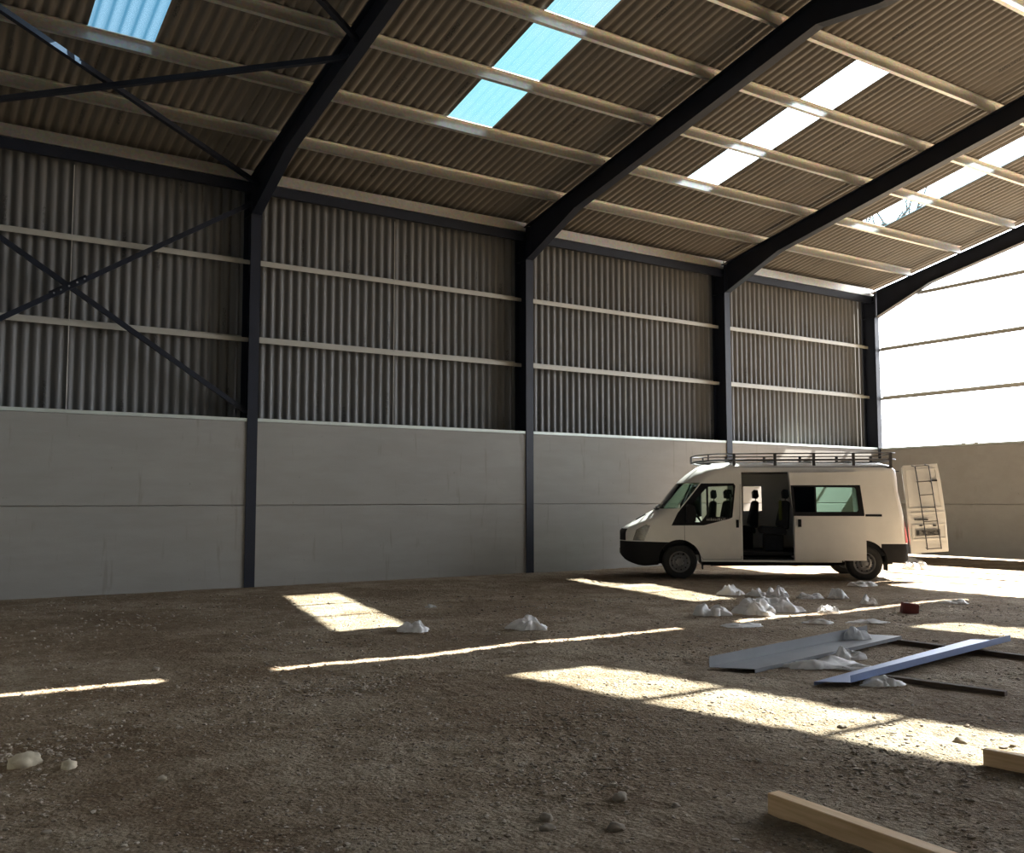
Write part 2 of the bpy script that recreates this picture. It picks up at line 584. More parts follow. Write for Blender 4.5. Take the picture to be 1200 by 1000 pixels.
# ------------------------------------------------------------------ steel frame
col_words = ['at the left end wall', 'nearest in view, full height by the bracing', 'second from the left, standing left of the van', 'third from the left, rising behind the van', 'at the far corner where the open gable starts']
for k, X in enumerate(BAYX):
    c = empty('steel_column', (X, WALL + 0.22, 0))
    tag(c, 'dark navy steel column %s' % col_words[k], 'steel column', 'steel columns of the left wall')
    zt_ = ztop(WALL + 0.22) - 0.03
    mb = MB()
    mb.box((-0.10, -0.22, -0.1), (0.10, -0.203, 7.12))
    mb.box((-0.10, -0.22, 7.12), (0.10, -0.203, zt_))
    mb.box((-0.10, 0.225, -0.1), (0.10, 0.242, zt_ - 0.05))
    mb.box((-0.006, -0.205, -0.1), (0.006, 0.228, zt_ - 0.02))
    mb.build('shaft', M['navy'], c)
    mb = MB()
    for z in (7.15, 7.66):
        mb.box((-0.094, -0.203, z), (0.094, 0.225, z + 0.014))
    mb.build('stiffener', M['navy'], c)
    b0 = None
    for z in (7.25, 7.36, 7.47, 7.58, 7.69, 7.78):
        for s in (-1, 1):
            if b0 is None:
                q = MB(); q.lathe([(0.0, 0.0), (0.018, 0.0), (0.018, 0.02), (0.0, 0.02)], (0, 0, 0), 6)
                b0 = q.build('bolt', M['bolt'], c); b = b0
            else:
                b = dup(b0)
            b.location = (s * 0.06, -0.203, z)

raf_words = ['at the left end of the barn', 'crossing over from the nearest column', 'crossing over from the second column', 'crossing over from the third column', 'framing the open far gable']
for k, X in enumerate(BAYX):
    r = empty('rafter', (X, RIDGE, 0))
    tag(r, 'long dark navy steel rafter with deep haunch, %s' % raf_words[k], 'rafter', 'portal frame rafters')
    TOP = [(WALL - 0.0, ztop(WALL)), (RIDGE, ztop(RIDGE))]
    DEP = 0.45
    bot = [(WALL - 0.02, 7.15), (15.95, ztop(15.95) - DEP), (9.55, ztop(9.55) - DEP), (8.42, 9.03), (RIDGE, 9.03)]
    mb = MB()
    for side in (1, -1):
        Y = (lambda y: y - RIDGE) if side > 0 else (lambda y: RIDGE - y)
        # web
        prof = [(Y(y), z) for y, z in [(WALL - 0.02, ztop(WALL - 0.02) - 0.01), (RIDGE, ztop(RIDGE) - 0.01)]] + [(Y(y), z) for y, z in reversed(bot)]
        mb.extrude(prof, lambda a, b: (-0.005, a, b), lambda a, b: (0.005, a, b))
        # flanges
        up_ = Vector((1, 0, 0))
        def strip(y0, z0, y1, z1, w, t, above):
            p, q = Vector((0, Y(y0), z0)), Vector((0, Y(y1), z1))
            d = (q - p).normalized(); nrm = Vector((1, 0, 0)).cross(d)
            if nrm.z < 0: nrm = -nrm
            off = nrm * (t / 2 if above else -t / 2)
            mb.bar(p + off, q + off, t, w, up_)
        strip(18.15, ztop(18.15) - 0.017, RIDGE, ztop(RIDGE) - 0.017, 0.19, 0.016, True)
    for side in (1, -1):
        Y = (lambda y: y - RIDGE) if side > 0 else (lambda y: RIDGE - y)
        strip(15.95, ztop(15.95) - DEP, 9.55, ztop(9.55) - DEP, 0.19, 0.016, True)
    mb.build('beam', M['navy'], r)
    for side in (1, -1):
        Y = (lambda y: y - RIDGE) if side > 0 else (lambda y: RIDGE - y)
        mb = MB(); strip(WALL - 0.02, 7.15, 15.95, ztop(15.95) - DEP, 0.19, 0.016, True)
        mb.build('haunch', M['navy'], r)
        mb = MB()
        strip(9.55, ztop(9.55) - DEP, 8.42, 9.03, 0.19, 0.016, True)
        strip(8.42, 9.03, RIDGE, 9.03, 0.19, 0.016, True)
        mb.build('apex_haunch', M['navy'], r)
        mb = MB(); mb.box((-0.10, Y(WALL - 0.003) - 0.012, 7.12), (0.10, Y(WALL - 0.003) + 0.0, ztop(WALL) - 0.03))
        mb.build('end_plate', M['navy'], r)

# purlins: Z sections, one length per bay
zp = [(0.0, 0.0), (0.066, 0.0), (0.066, 0.016), (0.060, 0.016), (0.060, 0.005), (0.005, 0.005), (0.005, 0.2), (-0.066, 0.2), (-0.066, 0.184), (-0.060, 0.184), (-0.060, 0.195), (0.0, 0.195)]
def purlin(x0, x1, y, side, label, group, name='purlin'):
    mb = MB()
    z = P0Z + (P0Y - y) * TS
    def f(X):
        def g(a, b):
            yy, zz = y + a * CS + b * SS, z - a * SS + b * CS
            return (X, yy if side > 0 else mir(yy), zz)
        return g
    mb.extrude(zp, f(x0), f(x1))
    tag(mb.build(name, M['galv']), label, 'purlin', group)
ordn = ['first', 'second', 'third', 'fourth', 'fifth', 'ridge']
bay_roof = ['left of the nearest rafter', 'between the nearest and second rafters', 'between the second and third rafters', 'between the third rafter and the open gable']
for side in (1, -1):
    for i, y in enumerate(PY if side > 0 else PYR):
        for k in range(4):
            if side > 0:
                lab = ('%s pale purlin up from the eaves, %s' % (ordn[i], bay_roof[k])) if i < 5 else 'pale ridge purlin on the near slope, %s' % bay_roof[k]
            else:
                lab = ('%s pale purlin beyond the ridge, %s' % (ordn[i], bay_roof[k]))
            purlin(BAYX[k] + 0.004, BAYX[k + 1] - 0.004, y, side, lab, 'roof purlins' if side > 0 else 'roof purlins beyond the ridge')

# eaves beam (pale) with a dark strut under it
bay_wall = ['left of the nearest column', 'between the nearest and second columns', 'between the second and third columns', 'between the third column and the far corner']
for k in range(4):
    x0, x1 = BAYX[k] + 0.02, BAYX[k + 1] - 0.02
    mb = MB()
    mb.extrude([(0.0, 0.0), (0.09, 0.0), (0.09, 0.02), (0.006, 0.02), (0.006, 0.21), (0.11, 0.235), (0.11, 0.24), (0.0, 0.218)], lambda a, b: (x0, WALL + 0.10 + a, 7.82 + b), lambda a, b: (x1, WALL + 0.10 + a, 7.82 + b))
    tag(mb.build('eaves_beam', M['galv']), 'pale steel eaves beam %s' % bay_wall[k], 'eaves beam', 'eaves beams')
    mb = MB()
    mb.box((x0, WALL + 0.10, 7.61), (x1, WALL + 0.112, 7.80)); mb.box((x0, WALL + 0.112, 7.61), (x1, WALL + 0.19, 7.622)); mb.box((x0, WALL + 0.112, 7.788), (x1, WALL + 0.19, 7.80))
    tag(mb.build('eaves_strut', M['navy']), 'dark steel strut under the eaves beam %s' % bay_wall[k], 'eaves strut', 'eaves struts')

# side rails on the left wall: Z sections laid flat
zr = [(0.0, 0.0), (0.0, -0.085), (0.005, -0.085), (0.005, -0.005), (0.14, -0.005), (0.14, 0.055), (0.135, 0.055), (0.135, 0.0)]
def wall_rail(x0, x1, z, label):
    mb = MB()
    mb.extrude(zr, lambda a, b: (x0, WALL + 0.325 + a, z + b), lambda a, b: (x1, WALL + 0.325 + a, z + b))
    tag(mb.build('wall_rail', M['rail']), label, 'wall rail', 'rails across the left wall cladding')
for k in range(4):
    for z, w in ((6.315, 'upper'), (4.785, 'lower')):
        wall_rail(BAYX[k] + 0.008, BAYX[k + 1] - 0.008, z, '%s cream rail across the left cladding %s' % (w, bay_wall[k]))
    # flashing along the top of the concrete
    mb = MB()
    x0, x1 = BAYX[k] + 0.012, BAYX[k + 1] - 0.012
    mb.extrude([(0.02, 0.0), (0.48, 0.0), (0.48, 0.10), (0.475, 0.10), (0.475, 0.012), (0.20, 0.055), (0.02, 0.055)], lambda a, b: (x0, WALL + a, CTOP + 0.003 + b), lambda a, b: (x1, WALL + a, CTOP + 0.003 + b))
    tag(mb.build('flashing', M['trim']), 'pale metal flashing on the left concrete wall %s' % bay_wall[k], 'flashing', 'flashings on the left concrete wall')
    mb = MB()
    xm = 0.5 * (BAYX[k] + BAYX[k + 1]) - (0.06 if k else 0.0)
    mb.tube([(xm, WALL + 0.37, CTOP + 0.06), (xm, WALL + 0.37, 7.61)], 0.009, 6)
    tag(mb.build('stay_rod', M['rail']), 'thin upright stay rod on the left cladding %s' % bay_wall[k], 'stay rod', 'stay rods of the side rails')

# open far gable: rails against the sky
for z, w in ((4.713, 'lowest'), (6.207, 'second'), (7.717, 'third'), (9.2, 'highest')):
    yl = WALL + 0.05
    if z > 7.2: yl = P0Y - (z + 0.50 - P0Z) / TS
    mb = MB()
    mb.extrude(zr, lambda a, b: (GABLE + 0.115 + a, yl, z + b), lambda a, b: (GABLE + 0.115 + a, mir(yl), z + b))
    tag(mb.build('gable_rail', M['rail']), '%s grey steel rail spanning the open far gable' % w, 'gable rail', 'rails across the open gable')
for ym, w in ((15.15, 'near the far corner'), (8.05, 'under the ridge')):
    mb = MB(); mb.tube([(GABLE + 0.16, ym, CTOP + 0.06), (GABLE + 0.16, ym, 7.717 if ym > 10 else 9.0)], 0.008, 6)
    tag(mb.build('stay_rod', M['rail']), 'thin upright stay rod in the open far gable %s' % w, 'stay rod', 'stay rods of the gable rails')
mb = MB(); mb.box((GABLE + 0.005, RIGHT, CTOP + 0.003), (GABLE + 0.25, WALL, CTOP + 0.05))
for y in (15.13, 14.75):
    mb.box((GABLE - 0.03, y - 0.06, CTOP + 0.003), (GABLE + 0.02, y + 0.06, CTOP + 0.075))
tag(mb.build('flashing', M['trim']), 'pale metal flashing on top of the far concrete end wall', 'flashing')

# bracing in the end bay
def brace(p, q, w, h, label, group, name, upv=(0, 0, 1)):
    mb = MB(); mb.bar(p, q, w, h, upv)
    o = mb.build(name, M['navy']); tag(o, label, 'brace', group); return o
YB = WALL + 0.15
w1 = brace((BAYX[0] + 0.05, YB, 7.36), (BAYX[1] - 0.03, YB, 3.29), 0.05, 0.09, 'dark steel wall brace falling from upper left to the foot of the nearest column', 'cross braces on the left wall', 'wall_brace')
w2 = brace((BAYX[0] + 0.05, YB - 0.056, 3.36), (BAYX[1] - 0.03, YB - 0.056, 7.40), 0.05, 0.09, 'dark steel wall brace rising to the top of the nearest column', 'cross braces on the left wall', 'wall_brace')
b0 = None
dv = (Vector((BAYX[1] - 0.03, YB, 7.40)) - Vector((BAYX[0] + 0.05, YB, 3.36))).normalized()
for t in (-0.30, -0.17, -0.02, 0.13, 0.27):
    if b0 is None:
        q = MB(); q.lathe([(0.0, 0.0), (0.017, 0.0), (0.017, -0.02), (0.0, -0.02)], (0, 0, 0), 6)
        b0 = q.build('bolt', M['bolt'], w2); b = b0
    else: b = dup(b0)
    b.location = Vector((2.56, YB - 0.081, 5.36)) + dv * t
mb = MB(); mb.bar(Vector((2.56, YB - 0.028, 5.36)) - dv * 0.36, Vector((2.56, YB - 0.028, 5.36)) + dv * 0.34, 0.008, 0.13)
mb.build('splice_plate', M['navy'], w2)
def rmid(y): return ztop(y) - 0.24
ROOFB = [((BAYX[1] - 0.03, 17.62, 7.70), (BAYX[0] + 0.05, PY[2] - 0.1, rmid(PY[2] - 0.1)), 'running from the top of the nearest column up to the left'),
         ((BAYX[1] - 0.03, PY[2] - 0.05, rmid(PY[2])), (BAYX[0] + 0.05, 17.62, 7.70), 'running left and down from the middle of the nearest rafter'),
         ((BAYX[1] - 0.03, PY[2] - 0.35, rmid(PY[2] - 0.35)), (BAYX[0] + 0.05, 8.6, rmid(8.6)), 'running up out of view from the middle of the nearest rafter')]
for k, (p, q, w) in enumerate(ROOFB):
    off = Vector((0, 0, -0.085 * (k == 1)))
    brace(Vector(p) + off, Vector(q) + off, 0.08, 0.08, 'dark steel roof brace %s' % w, 'cross braces under the roof', 'roof_brace')
# ------------------------------------------------------------------ the van
M['white_paint'] = plain('white_van_paint', (0.84, 0.825, 0.785), 0.32, 0.0, 0.05, 2.0, **{'Coat Weight': 0.4, 'Coat Roughness': 0.08})
M['black_plastic'] = plain('black_plastic', (0.010, 0.010, 0.012), 0.6, 0.0, 0.15, 5.0, **{'Specular IOR Level': 0.2})
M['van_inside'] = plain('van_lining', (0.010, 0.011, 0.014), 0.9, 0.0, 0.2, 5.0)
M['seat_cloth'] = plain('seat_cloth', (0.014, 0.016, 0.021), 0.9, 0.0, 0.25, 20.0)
M['tyre'] = plain('tyre_rubber', (0.018, 0.018, 0.018), 0.8, 0.0, 0.25, 12.0)
M['steel_wheel'] = plain('steel_wheel', (0.20, 0.20, 0.205), 0.4, 0.6, 0.15, 8.0)
M['rack_steel'] = plain('rack_steel', (0.065, 0.065, 0.068), 0.45, 0.3, 0.15, 8.0)
M['chrome'] = plain('lamp_reflector', (0.50, 0.47, 0.43), 0.25, 0.7, 0.45, 18.0)
M['lens'] = see_through('clear_lens', (0.95, 0.95, 0.94), (0.8, 0.8, 0.8), 0.05, 0.15, 0.03)
M['shaded_glass'] = see_through('shaded_glass', (0.22, 0.27, 0.30), (0.2, 0.22, 0.25), 0.04, 0.12, 0.03)  # shade of the gap behind this pane is put into the tint
M['red_lens'] = plain('red_lens', (0.30, 0.045, 0.035), 0.3, 0.0, 0.1, 10.0)
M['plate'] = plain('registration_plate', (0.22, 0.215, 0.20), 0.4, 0.0, 0.1, 10.0)
M['ink'] = plain('black_ink', (0.03, 0.03, 0.03), 0.6, 0.0, 0.1, 10.0)
M['print'] = plain('pale_print', (0.55, 0.55, 0.52), 0.6, 0.0, 0.05, 10.0)
M['van_glass'] = see_through('van_glass', (0.74, 0.84, 0.79), (0.5, 0.6, 0.55), 0.04, 0.10, 0.02)
M['tinted_glass'] = see_through('green_tinted_glass', (0.62, 0.80, 0.74), (0.45, 0.6, 0.55), 0.06, 0.14, 0.03)

def lerp_table(tab, x):
    if x <= tab[0][0]: return tab[0][1:]
    for a, b in zip(tab, tab[1:]):
        if x <= b[0]:
            t = (x - a[0]) / (b[0] - a[0])
            return tuple(p + (q - p) * t for p, q in zip(a[1:], b[1:]))
    return tab[-1][1:]
# x, underside, shoulder height, crown height, half width, squareness of the top
VAN = [(-0.86, 0.42, 2.14, 2.30, 0.90, 3.2), (-0.80, 0.38, 2.17, 2.36, 0.95, 3.2), (-0.6, 0.36, 2.19, 2.40, 0.97, 3.2), (2.60, 0.36, 2.20, 2.42, 0.97, 3.2),
       (2.90, 0.36, 2.16, 2.41, 0.97, 2.9), (3.05, 0.36, 2.07, 2.39, 0.97, 2.7), (3.16, 0.36, 1.96, 2.365, 0.97, 2.5), (3.28, 0.36, 1.85, 2.315, 0.97, 2.5), (3.48, 0.35, 1.64, 2.17, 0.97, 2.5),
       (3.66, 0.34, 1.42, 2.02, 0.97, 2.5), (3.80, 0.33, 1.32, 1.85, 0.97, 2.5), (3.95, 0.31, 1.24, 1.66, 0.965, 2.5), (4.11, 0.29, 1.17, 1.45, 0.955, 2.4), (4.28, 0.27, 1.13, 1.37, 0.93, 2.4), (4.42, 0.26, 1.08, 1.29, 0.90, 2.4),
       (4.55, 0.28, 1.02, 1.215, 0.83, 2.4), (4.68, 0.32, 0.95, 1.14, 0.73, 2.5), (4.78, 0.36, 0.90, 1.085, 0.62, 2.6), (4.86, 0.42, 0.85, 1.03, 0.48, 2.7), (4.91, 0.50, 0.80, 0.97, 0.34, 2.8)]
def tumble(z):
    if z < 0.55: return 1.0 - 0.03 * (0.55 - z) / 0.2
    if z < 0.95: return 1.0
    return 1.0 - 0.085 * ((z - 0.95) / 1.25) ** 1.4
def van_ring(x, e=0.0, floor=None):
    zb, zs, zt_, w, n = lerp_table(VAN, x)
    w -= e; zs -= e * 0.5; zt_ -= e
    zb = zb if floor is None else floor
    half = []
    for k in range(9):
        z = zb + (zs - zb) * k / 8
        half.append((w * tumble(z), z))
    ws = w * tumble(zs)
    for k in range(1, 11):
        t = pi / 2 * k / 10
        half.append((ws * max(0.0, cos(t)) ** (2 / n), zs + (zt_ - zs) * sin(t) ** (2 / n)))
    half[-1] = (0.0, zt_)
    ring = half + [(-y, z) for y, z in reversed(half[:-1])]
    def rear(y, z):
        k = min(1.0, max(0.0, (0.05 - x) / 0.85))
        return x + k * (0.115 * max(0.0, z - 0.7) if z > 0.7 else 0.0)
    return [(rear(y, z), y, z) for y, z in ring]
def van_loft(x0, x1, e=0.0, floor=None, step=0.07):
    xs = [x0]
    while xs[-1] < x1 - 1e-6: xs.append(min(x1, xs[-1] + step))
    if len(xs) > 2 and xs[-1] - xs[-2] < 0.02: xs.pop(-2)
    rings = [van_ring(x, e, floor) for x in xs]
    n = len(rings[0])
    mb = MB()
    vs_ = [p for r in rings for p in r]
    fs_ = [(i * n + k, i * n + (k + 1) % n, (i + 1) * n + (k + 1) % n, (i + 1) * n + k) for i in range(len(rings) - 1) for k in range(n)]
    fs_ += [tuple(range(n)), tuple((len(rings) - 1) * n + k for k in range(n - 1, -1, -1))]
    mb.add(vs_, fs_)
    return mb.mesh()
def side_prism(poly, y0, y1):
    mb = MB()
    mb.extrude(poly, lambda a, b: (a, y0, b), lambda a, b: (a, y1, b))
    return mb.mesh()
def boxmesh(a, b):
    mb = MB(); mb.box(a, b); return mb.mesh()
def grow(poly, d):
    cx = sum(p[0] for p in poly) / len(poly); cz = sum(p[1] for p in poly) / len(poly)
    return [(x + d * (1 if x > cx else -1), z + d * (1 if z > cz else -1)) for x, z in poly]

def build_van():
    van = empty('van', (0, 0, 0))
    tag(van, 'white panel van with open sliding side door, open rear door and black roof rack', 'van')
    outer = van_loft(-0.86, 4.91)
    inner = van_loft(-0.82, 4.02, 0.05, 0.50)
    thin_in = van_loft(-0.90, 4.95, 0.012)
    shell = boolean(outer, inner, 'DIFFERENCE')
    skin = boolean(outer, thin_in, 'DIFFERENCE')
    # outlines on the side of the van (x forward from the rear axle, z up)
    surround = [(3.84, 1.10), (3.71, 1.36), (3.63, 1.46), (3.22, 1.97), (2.56, 1.97), (2.525, 1.92), (2.60, 1.27), (2.66, 1.24), (3.18, 1.105)]
    quarter = [(3.43, 1.53), (3.12, 1.87), (3.12, 1.33), (3.24, 1.17), (3.38, 1.17), (3.40, 1.45)]
    main_p = [(3.08, 1.90), (2.58, 1.92), (2.565, 1.88), (2.63, 1.30), (2.70, 1.28), (3.08, 1.28)]
    open_d = [(2.40, 2.20), (1.46, 2.20), (1.38, 1.30), (1.38, 0.40), (2.40, 0.40)]
    far_win = [(2.16, 1.93), (1.76, 1.93), (1.75, 1.38), (2.16, 1.38)]
    quarter_win = [(0.94, 1.90), (0.14, 1.90), (0.10, 1.37), (0.94, 1.37)]
    far_quarter = [(0.80, 1.96), (-0.20, 1.96), (-0.24, 1.33), (0.80, 1.33)]
    far_door = [(3.60, 1.16), (3.60, 1.50), (3.06, 1.96), (2.50, 1.96), (2.50, 0.42), (3.20, 0.42), (3.40, 0.84)]
    screen = side_prism([(4.4, 1.45), (3.665, 1.45), (3.235, 1.985), (4.4, 1.985)], -1.2, 1.2)
    front_low = [(3.86, 0.0), (3.86, 0.755), (4.45, 0.765), (5.1, 0.765), (5.1, 0.0)]
    lamp_o = [(4.64, 0.785), (4.56, 1.01), (4.36, 1.12), (4.28, 1.10), (4.40, 0.785)]
    rear_low = [(-1.1, 0.2), (-1.1, 0.74), (-0.33, 0.74), (-0.33, 0.2)]
    grille_c = boxmesh((4.45, -0.60, 0.775), (5.1, 0.60, 1.02))
    arches = []
    for ax, ra in ((3.68, 0.44), (0.0, 0.44)):
        for s in (1, -1):
            mb = MB(); mb.lathe([(0.0, 0.0), (ra, 0.0), (ra, 0.6), (0.0, 0.6)], (ax, 0.62 if s > 0 else -1.22, 0.37), 40)
            arches.append(mb.mesh(weld=1e-5))
    body = shell
    for c in arches: body = boolean(body, c, 'DIFFERENCE')
    cut_s, cut_o = side_prism(surround, 0.6, 1.2), side_prism(open_d, 0.55, 1.2)
    for c in (cut_s, cut_o, side_prism(surround, -1.2, -0.6), side_prism(far_win, -1.2, -0.6), side_prism(quarter_win, 0.6, 1.2), side_prism(far_quarter, -1.2, -0.6), side_prism(far_door, -1.2, -0.6), screen,
              side_prism(front_low, -1.2, 1.2), side_prism(rear_low, -1.2, 1.2), side_prism(lamp_o, 0.61, 1.2), side_prism(lamp_o, -1.2, -0.61), grille_c,
              boxmesh((-1.2, 0.02, 0.52), (-0.70, 0.88, 2.20))):
        body = boolean(body, c, 'DIFFERENCE')
    link('body', body, M['white_paint'], van, 35)
    def piece(name, src, cutter, mat, out_=0.0, smooth=35, scale=None):
        me = boolean(src, cutter, 'INTERSECT')
        o = link(name, me, mat, van, smooth)
        return o
    # lower front: bumper and grille
    bump = boolean(shell, side_prism([(x + (0.004 if x < 4 else 0), z - (0.004 if z > 0.5 else 0)) for x, z in front_low], -1.2, 1.2), 'INTERSECT')
    for c in arches[:2]: bump = boolean(bump, c, 'DIFFERENCE')
    bump = link('front_bumper', bump, M['black_plastic'], van, 35)
    bump['label'] = 'black plastic front bumper'
    g = piece('grille', boolean(outer, van_loft(-0.9, 4.95, 0.03), 'DIFFERENCE'), boxmesh((4.45, -0.596, 0.78), (5.1, 0.596, 1.015)), M['black_plastic'])
    g['label'] = 'black front grille'
    mb = MB()
    for z in (0.83, 0.89, 0.95): mb.box((4.74, -0.46, z - 0.008), (4.86 - (z - 0.8) * 0.45, 0.46, z + 0.008))
    mb.build('slat', M['black_plastic'], g)
    mb = MB(); mb.lathe([(0.0, 0.0), (0.05, 0.0), (0.05, 0.03), (0.0, 0.03)], (0, 0, 0), 20)
    bd = mb.build('badge', M['steel_wheel'], g); bd.rotation_euler = (0, 0, -pi / 2); bd.location = (4.84, 0, 0.90); bd.scale = (1.5, 1, 0.8)
    mb = MB(); mb.box((4.87, -0.26, 0.47), (4.90, 0.26, 0.59)); o = mb.build('registration_plate', M['plate'], bump); o['label'] = 'pale front registration plate'
    o.location = (0.025, 0, 0.02)
    for s in (1, -1):
        lp = piece('headlight', skin, side_prism([(x, z) for x, z in lamp_o], 0.615 if s > 0 else -1.2, 1.2 if s > 0 else -0.615), M['lens'])
        lp['label'] = 'clear headlight lens'
        rf = boolean(boolean(van_loft(-0.9, 4.93, 0.022), van_loft(-0.92, 4.95, 0.03), 'DIFFERENCE'), side_prism(lamp_o, 0.615 if s > 0 else -1.2, 1.2 if s > 0 else -0.615), 'INTERSECT')
        link('reflector', rf, M['chrome'], lp, 35)
        mb = MB(); mb.lathe([(0.0, 0.0), (0.055, 0.0), (0.06, 0.04), (0.0, 0.045)], (0, 0, 0), 16)
        bl = mb.build('bulb_cup', M['chrome'], lp); bl.location = (4.52, s * 0.70, 0.89); bl.rotation_euler = (0, 0, -pi / 2)
    rb = boolean(shell, side_prism([(x, z - 0.004 if z > 0.5 else z) for x, z in rear_low], -1.2, 1.2), 'INTERSECT')
    for c in arches[2:]: rb = boolean(rb, c, 'DIFFERENCE')
    link('rear_bumper', rb, M['black_plastic'], van, 35)['label'] = 'dark grey rear corner bumper'
    # front doors' glass and black surround on the near side
    near = side_prism([(x, z) for x, z in surround], 0.6, 1.2)
    tr = boolean(boolean(boolean(boolean(outer, van_loft(-0.9, 4.95, 0.03), 'DIFFERENCE'), near, 'INTERSECT'), side_prism(quarter, 0.5, 1.3), 'DIFFERENCE'), side_prism(main_p, 0.5, 1.3), 'DIFFERENCE')
    door = empty('front_door', (0, 0, 0)); door.parent = van
    t_ = link('window_trim', tr, M['black_plastic'], door, 35); t_['label'] = 'black frame around the door glass'
    gl = boolean(skin, side_prism(grow(quarter, 0.004), 0.6, 1.2), 'INTERSECT'); link('quarter_glass', gl, M['van_glass'], door, 35)
    gl = boolean(skin, side_prism(grow(main_p, 0.004), 0.6, 1.2), 'INTERSECT'); link('door_glass', gl, M['van_glass'], door, 35)
    mb = MB()
    # shut lines and pressed line of the front door
    for a, b in (((3.575, 1.10), (3.575, 0.80)), ((3.575, 0.80), (3.43, 0.72)), ((3.43, 0.72), (3.20, 0.405)), ((3.20, 0.405), (2.43, 0.415)), ((2.43, 0.415), (2.455, 1.25)), ((2.455, 1.25), (2.43, 1.95))):
        ya, yb = 0.97 * tumble(a[1]), 0.97 * tumble(b[1])
        mb.bar((a[0], ya, a[1]), (b[0], yb, b[1]), 0.006, 0.010, (0, 1, 0))
    mb.build('shut_line', M['black_plastic'], door)
    mb = MB(); mb.box((2.475, 0.945, 1.06), (2.53, 0.985, 1.22)); o = mb.build('door_handle', M['black_plastic'], door); o['label'] = 'black door handle'
    # mirror
    mb = MB(); mb.extrude([(3.57, 1.16), (3.58, 1.50), (3.52, 1.54), (3.41, 1.51), (3.385, 1.45), (3.385, 1.20), (3.43, 1.155)], lambda a, b: (a, 0.99, b), lambda a, b: (a - 0.03, 1.16, b))
    mb.bar((3.52, 0.90, 1.22), (3.48, 1.02, 1.22), 0.08, 0.05)
    mb.build('door_mirror', M['black_plastic'], door, 40)['label'] = 'black door mirror'
    # small pale lettering at the foot of the glass: broken strokes
    mb = MB(); rr = random.Random(4)
    x = -0.19
    while x < 0.18:                                     # too small in the photograph to read: uneven upright strokes
        w_ = rr.uniform(0.012, 0.03)
        mb.box((x, 0, 0), (x + w_ * 0.45, rr.uniform(0.035, 0.055), 0.002)); mb.box((x, 0.0, 0), (x + w_, 0.012, 0.002))
        x += w_ + 0.012
    me = mb.mesh()
    o = link('lettering', me, M['print'], door); o.location = (2.93, 0.967, 1.205); o.rotation_euler = (pi / 2 - 0.05, 0, pi); o['label'] = 'small pale lettering on the door glass'
    # windscreen
    ws = boolean(skin, side_prism([(4.4, 1.446), (3.662, 1.446), (3.232, 1.989), (4.4, 1.989)], -1.2, 1.2), 'INTERSECT')
    ws = link('windscreen', ws, M['van_glass'], van, 35)
    mb = MB()
    for y0, y1 in ((0.55, -0.05), (-0.05, -0.62)):
        mb.tube([(4.13, y0, 1.47), (4.05, (y0 + y1) / 2, 1.53), (4.06, y1, 1.50)], 0.012, 6)
    mb.box((4.06, -0.62, 1.425), (4.16, 0.62, 1.455))
    mb.build('wiper', M['black_plastic'], van)
    mb = MB(); mb.bar((4.57, 0.22, 1.205), (4.36, 0.22, 1.325), 0.34, 0.016)
    o = mb.build('bonnet_vent', M['black_plastic'], van); o['label'] = 'black air scoop on the bonnet'; o.rotation_euler = (0, 0, 0)
    # sliding door, slid back along the outside
    dpoly = [(1.46, 2.19), (1.375, 1.30), (1.375, 0.405), (-0.02, 0.405), (-0.02, 1.30), (0.055, 2.19)]
    swin = [(1.43, 1.925), (0.06, 1.925), (0.0, 1.35), (0.0, 1.30), (1.39, 1.30)]
    pane = [(0.93, 1.885), (0.17, 1.875), (0.14, 1.84), (0.11, 1.42), (0.14, 1.385), (0.93, 1.385)]
    pane2 = [(1.37, 1.885), (0.97, 1.885), (0.97, 1.385), (1.345, 1.385)]
    long_ = van_loft(0.2, 2.4)
    dm = boolean(boolean(outer, van_loft(-0.9, 4.95, 0.035), 'DIFFERENCE'), side_prism(dpoly, 0.5, 1.2), 'INTERSECT')
    dm = boolean(dm, side_prism(swin, 0.5, 1.2), 'DIFFERENCE')
    sdoor = link('sliding_door', dm, M['white_paint'], van, 35); sdoor.location = (0, 0.085, 0.0)
    sdoor['label'] = 'white sliding side door slid open'
    fr = boolean(boolean(outer, van_loft(-0.9, 4.95, 0.028), 'DIFFERENCE'), side_prism(swin, 0.5, 1.2), 'INTERSECT')
    fr = boolean(boolean(fr, side_prism(pane, 0.5, 1.2), 'DIFFERENCE'), side_prism(pane2, 0.5, 1.2), 'DIFFERENCE')
    link('window_frame', fr, M['black_plastic'], sdoor, 35)['label'] = 'black frame around the sliding door window'
    link('window_glass', boolean(skin, side_prism(grow(pane, 0.003), 0.5, 1.2), 'INTERSECT'), M['tinted_glass'], sdoor, 35)['label'] = 'green tinted window pane'
    link('window_glass', boolean(skin, side_prism(grow(pane2, 0.003), 0.5, 1.2), 'INTERSECT'), M['shaded_glass'], sdoor, 35)
    mb = MB(); mb.box((1.245, 0.955, 1.08), (1.305, 0.995, 1.235)); mb.build('door_handle', M['black_plastic'], sdoor)['label'] = 'black door handle'
    mb = MB(); mb.bar((0.02, 0.963, 0.70), (1.36, 0.963, 0.70), 0.012, 0.02); mb.build('pressed_line', M['white_paint'], sdoor)
    mb = MB(); mb.box((-0.36, 0.925, 1.29), (1.38, 0.962, 1.335)); mb.build('door_rail', M['black_plastic'], van)['label'] = 'black sliding door rail'
    # sill and step in the side opening
    mb = MB(); mb.box((1.36, 0.55, 0.40), (2.42, 0.93, 0.445)); mb.box((1.36, 0.55, 0.445), (2.42, 0.57, 0.56)); mb.build('step', M['black_plastic'], van)
    # pressed panel on the rear quarter
    mb = MB()
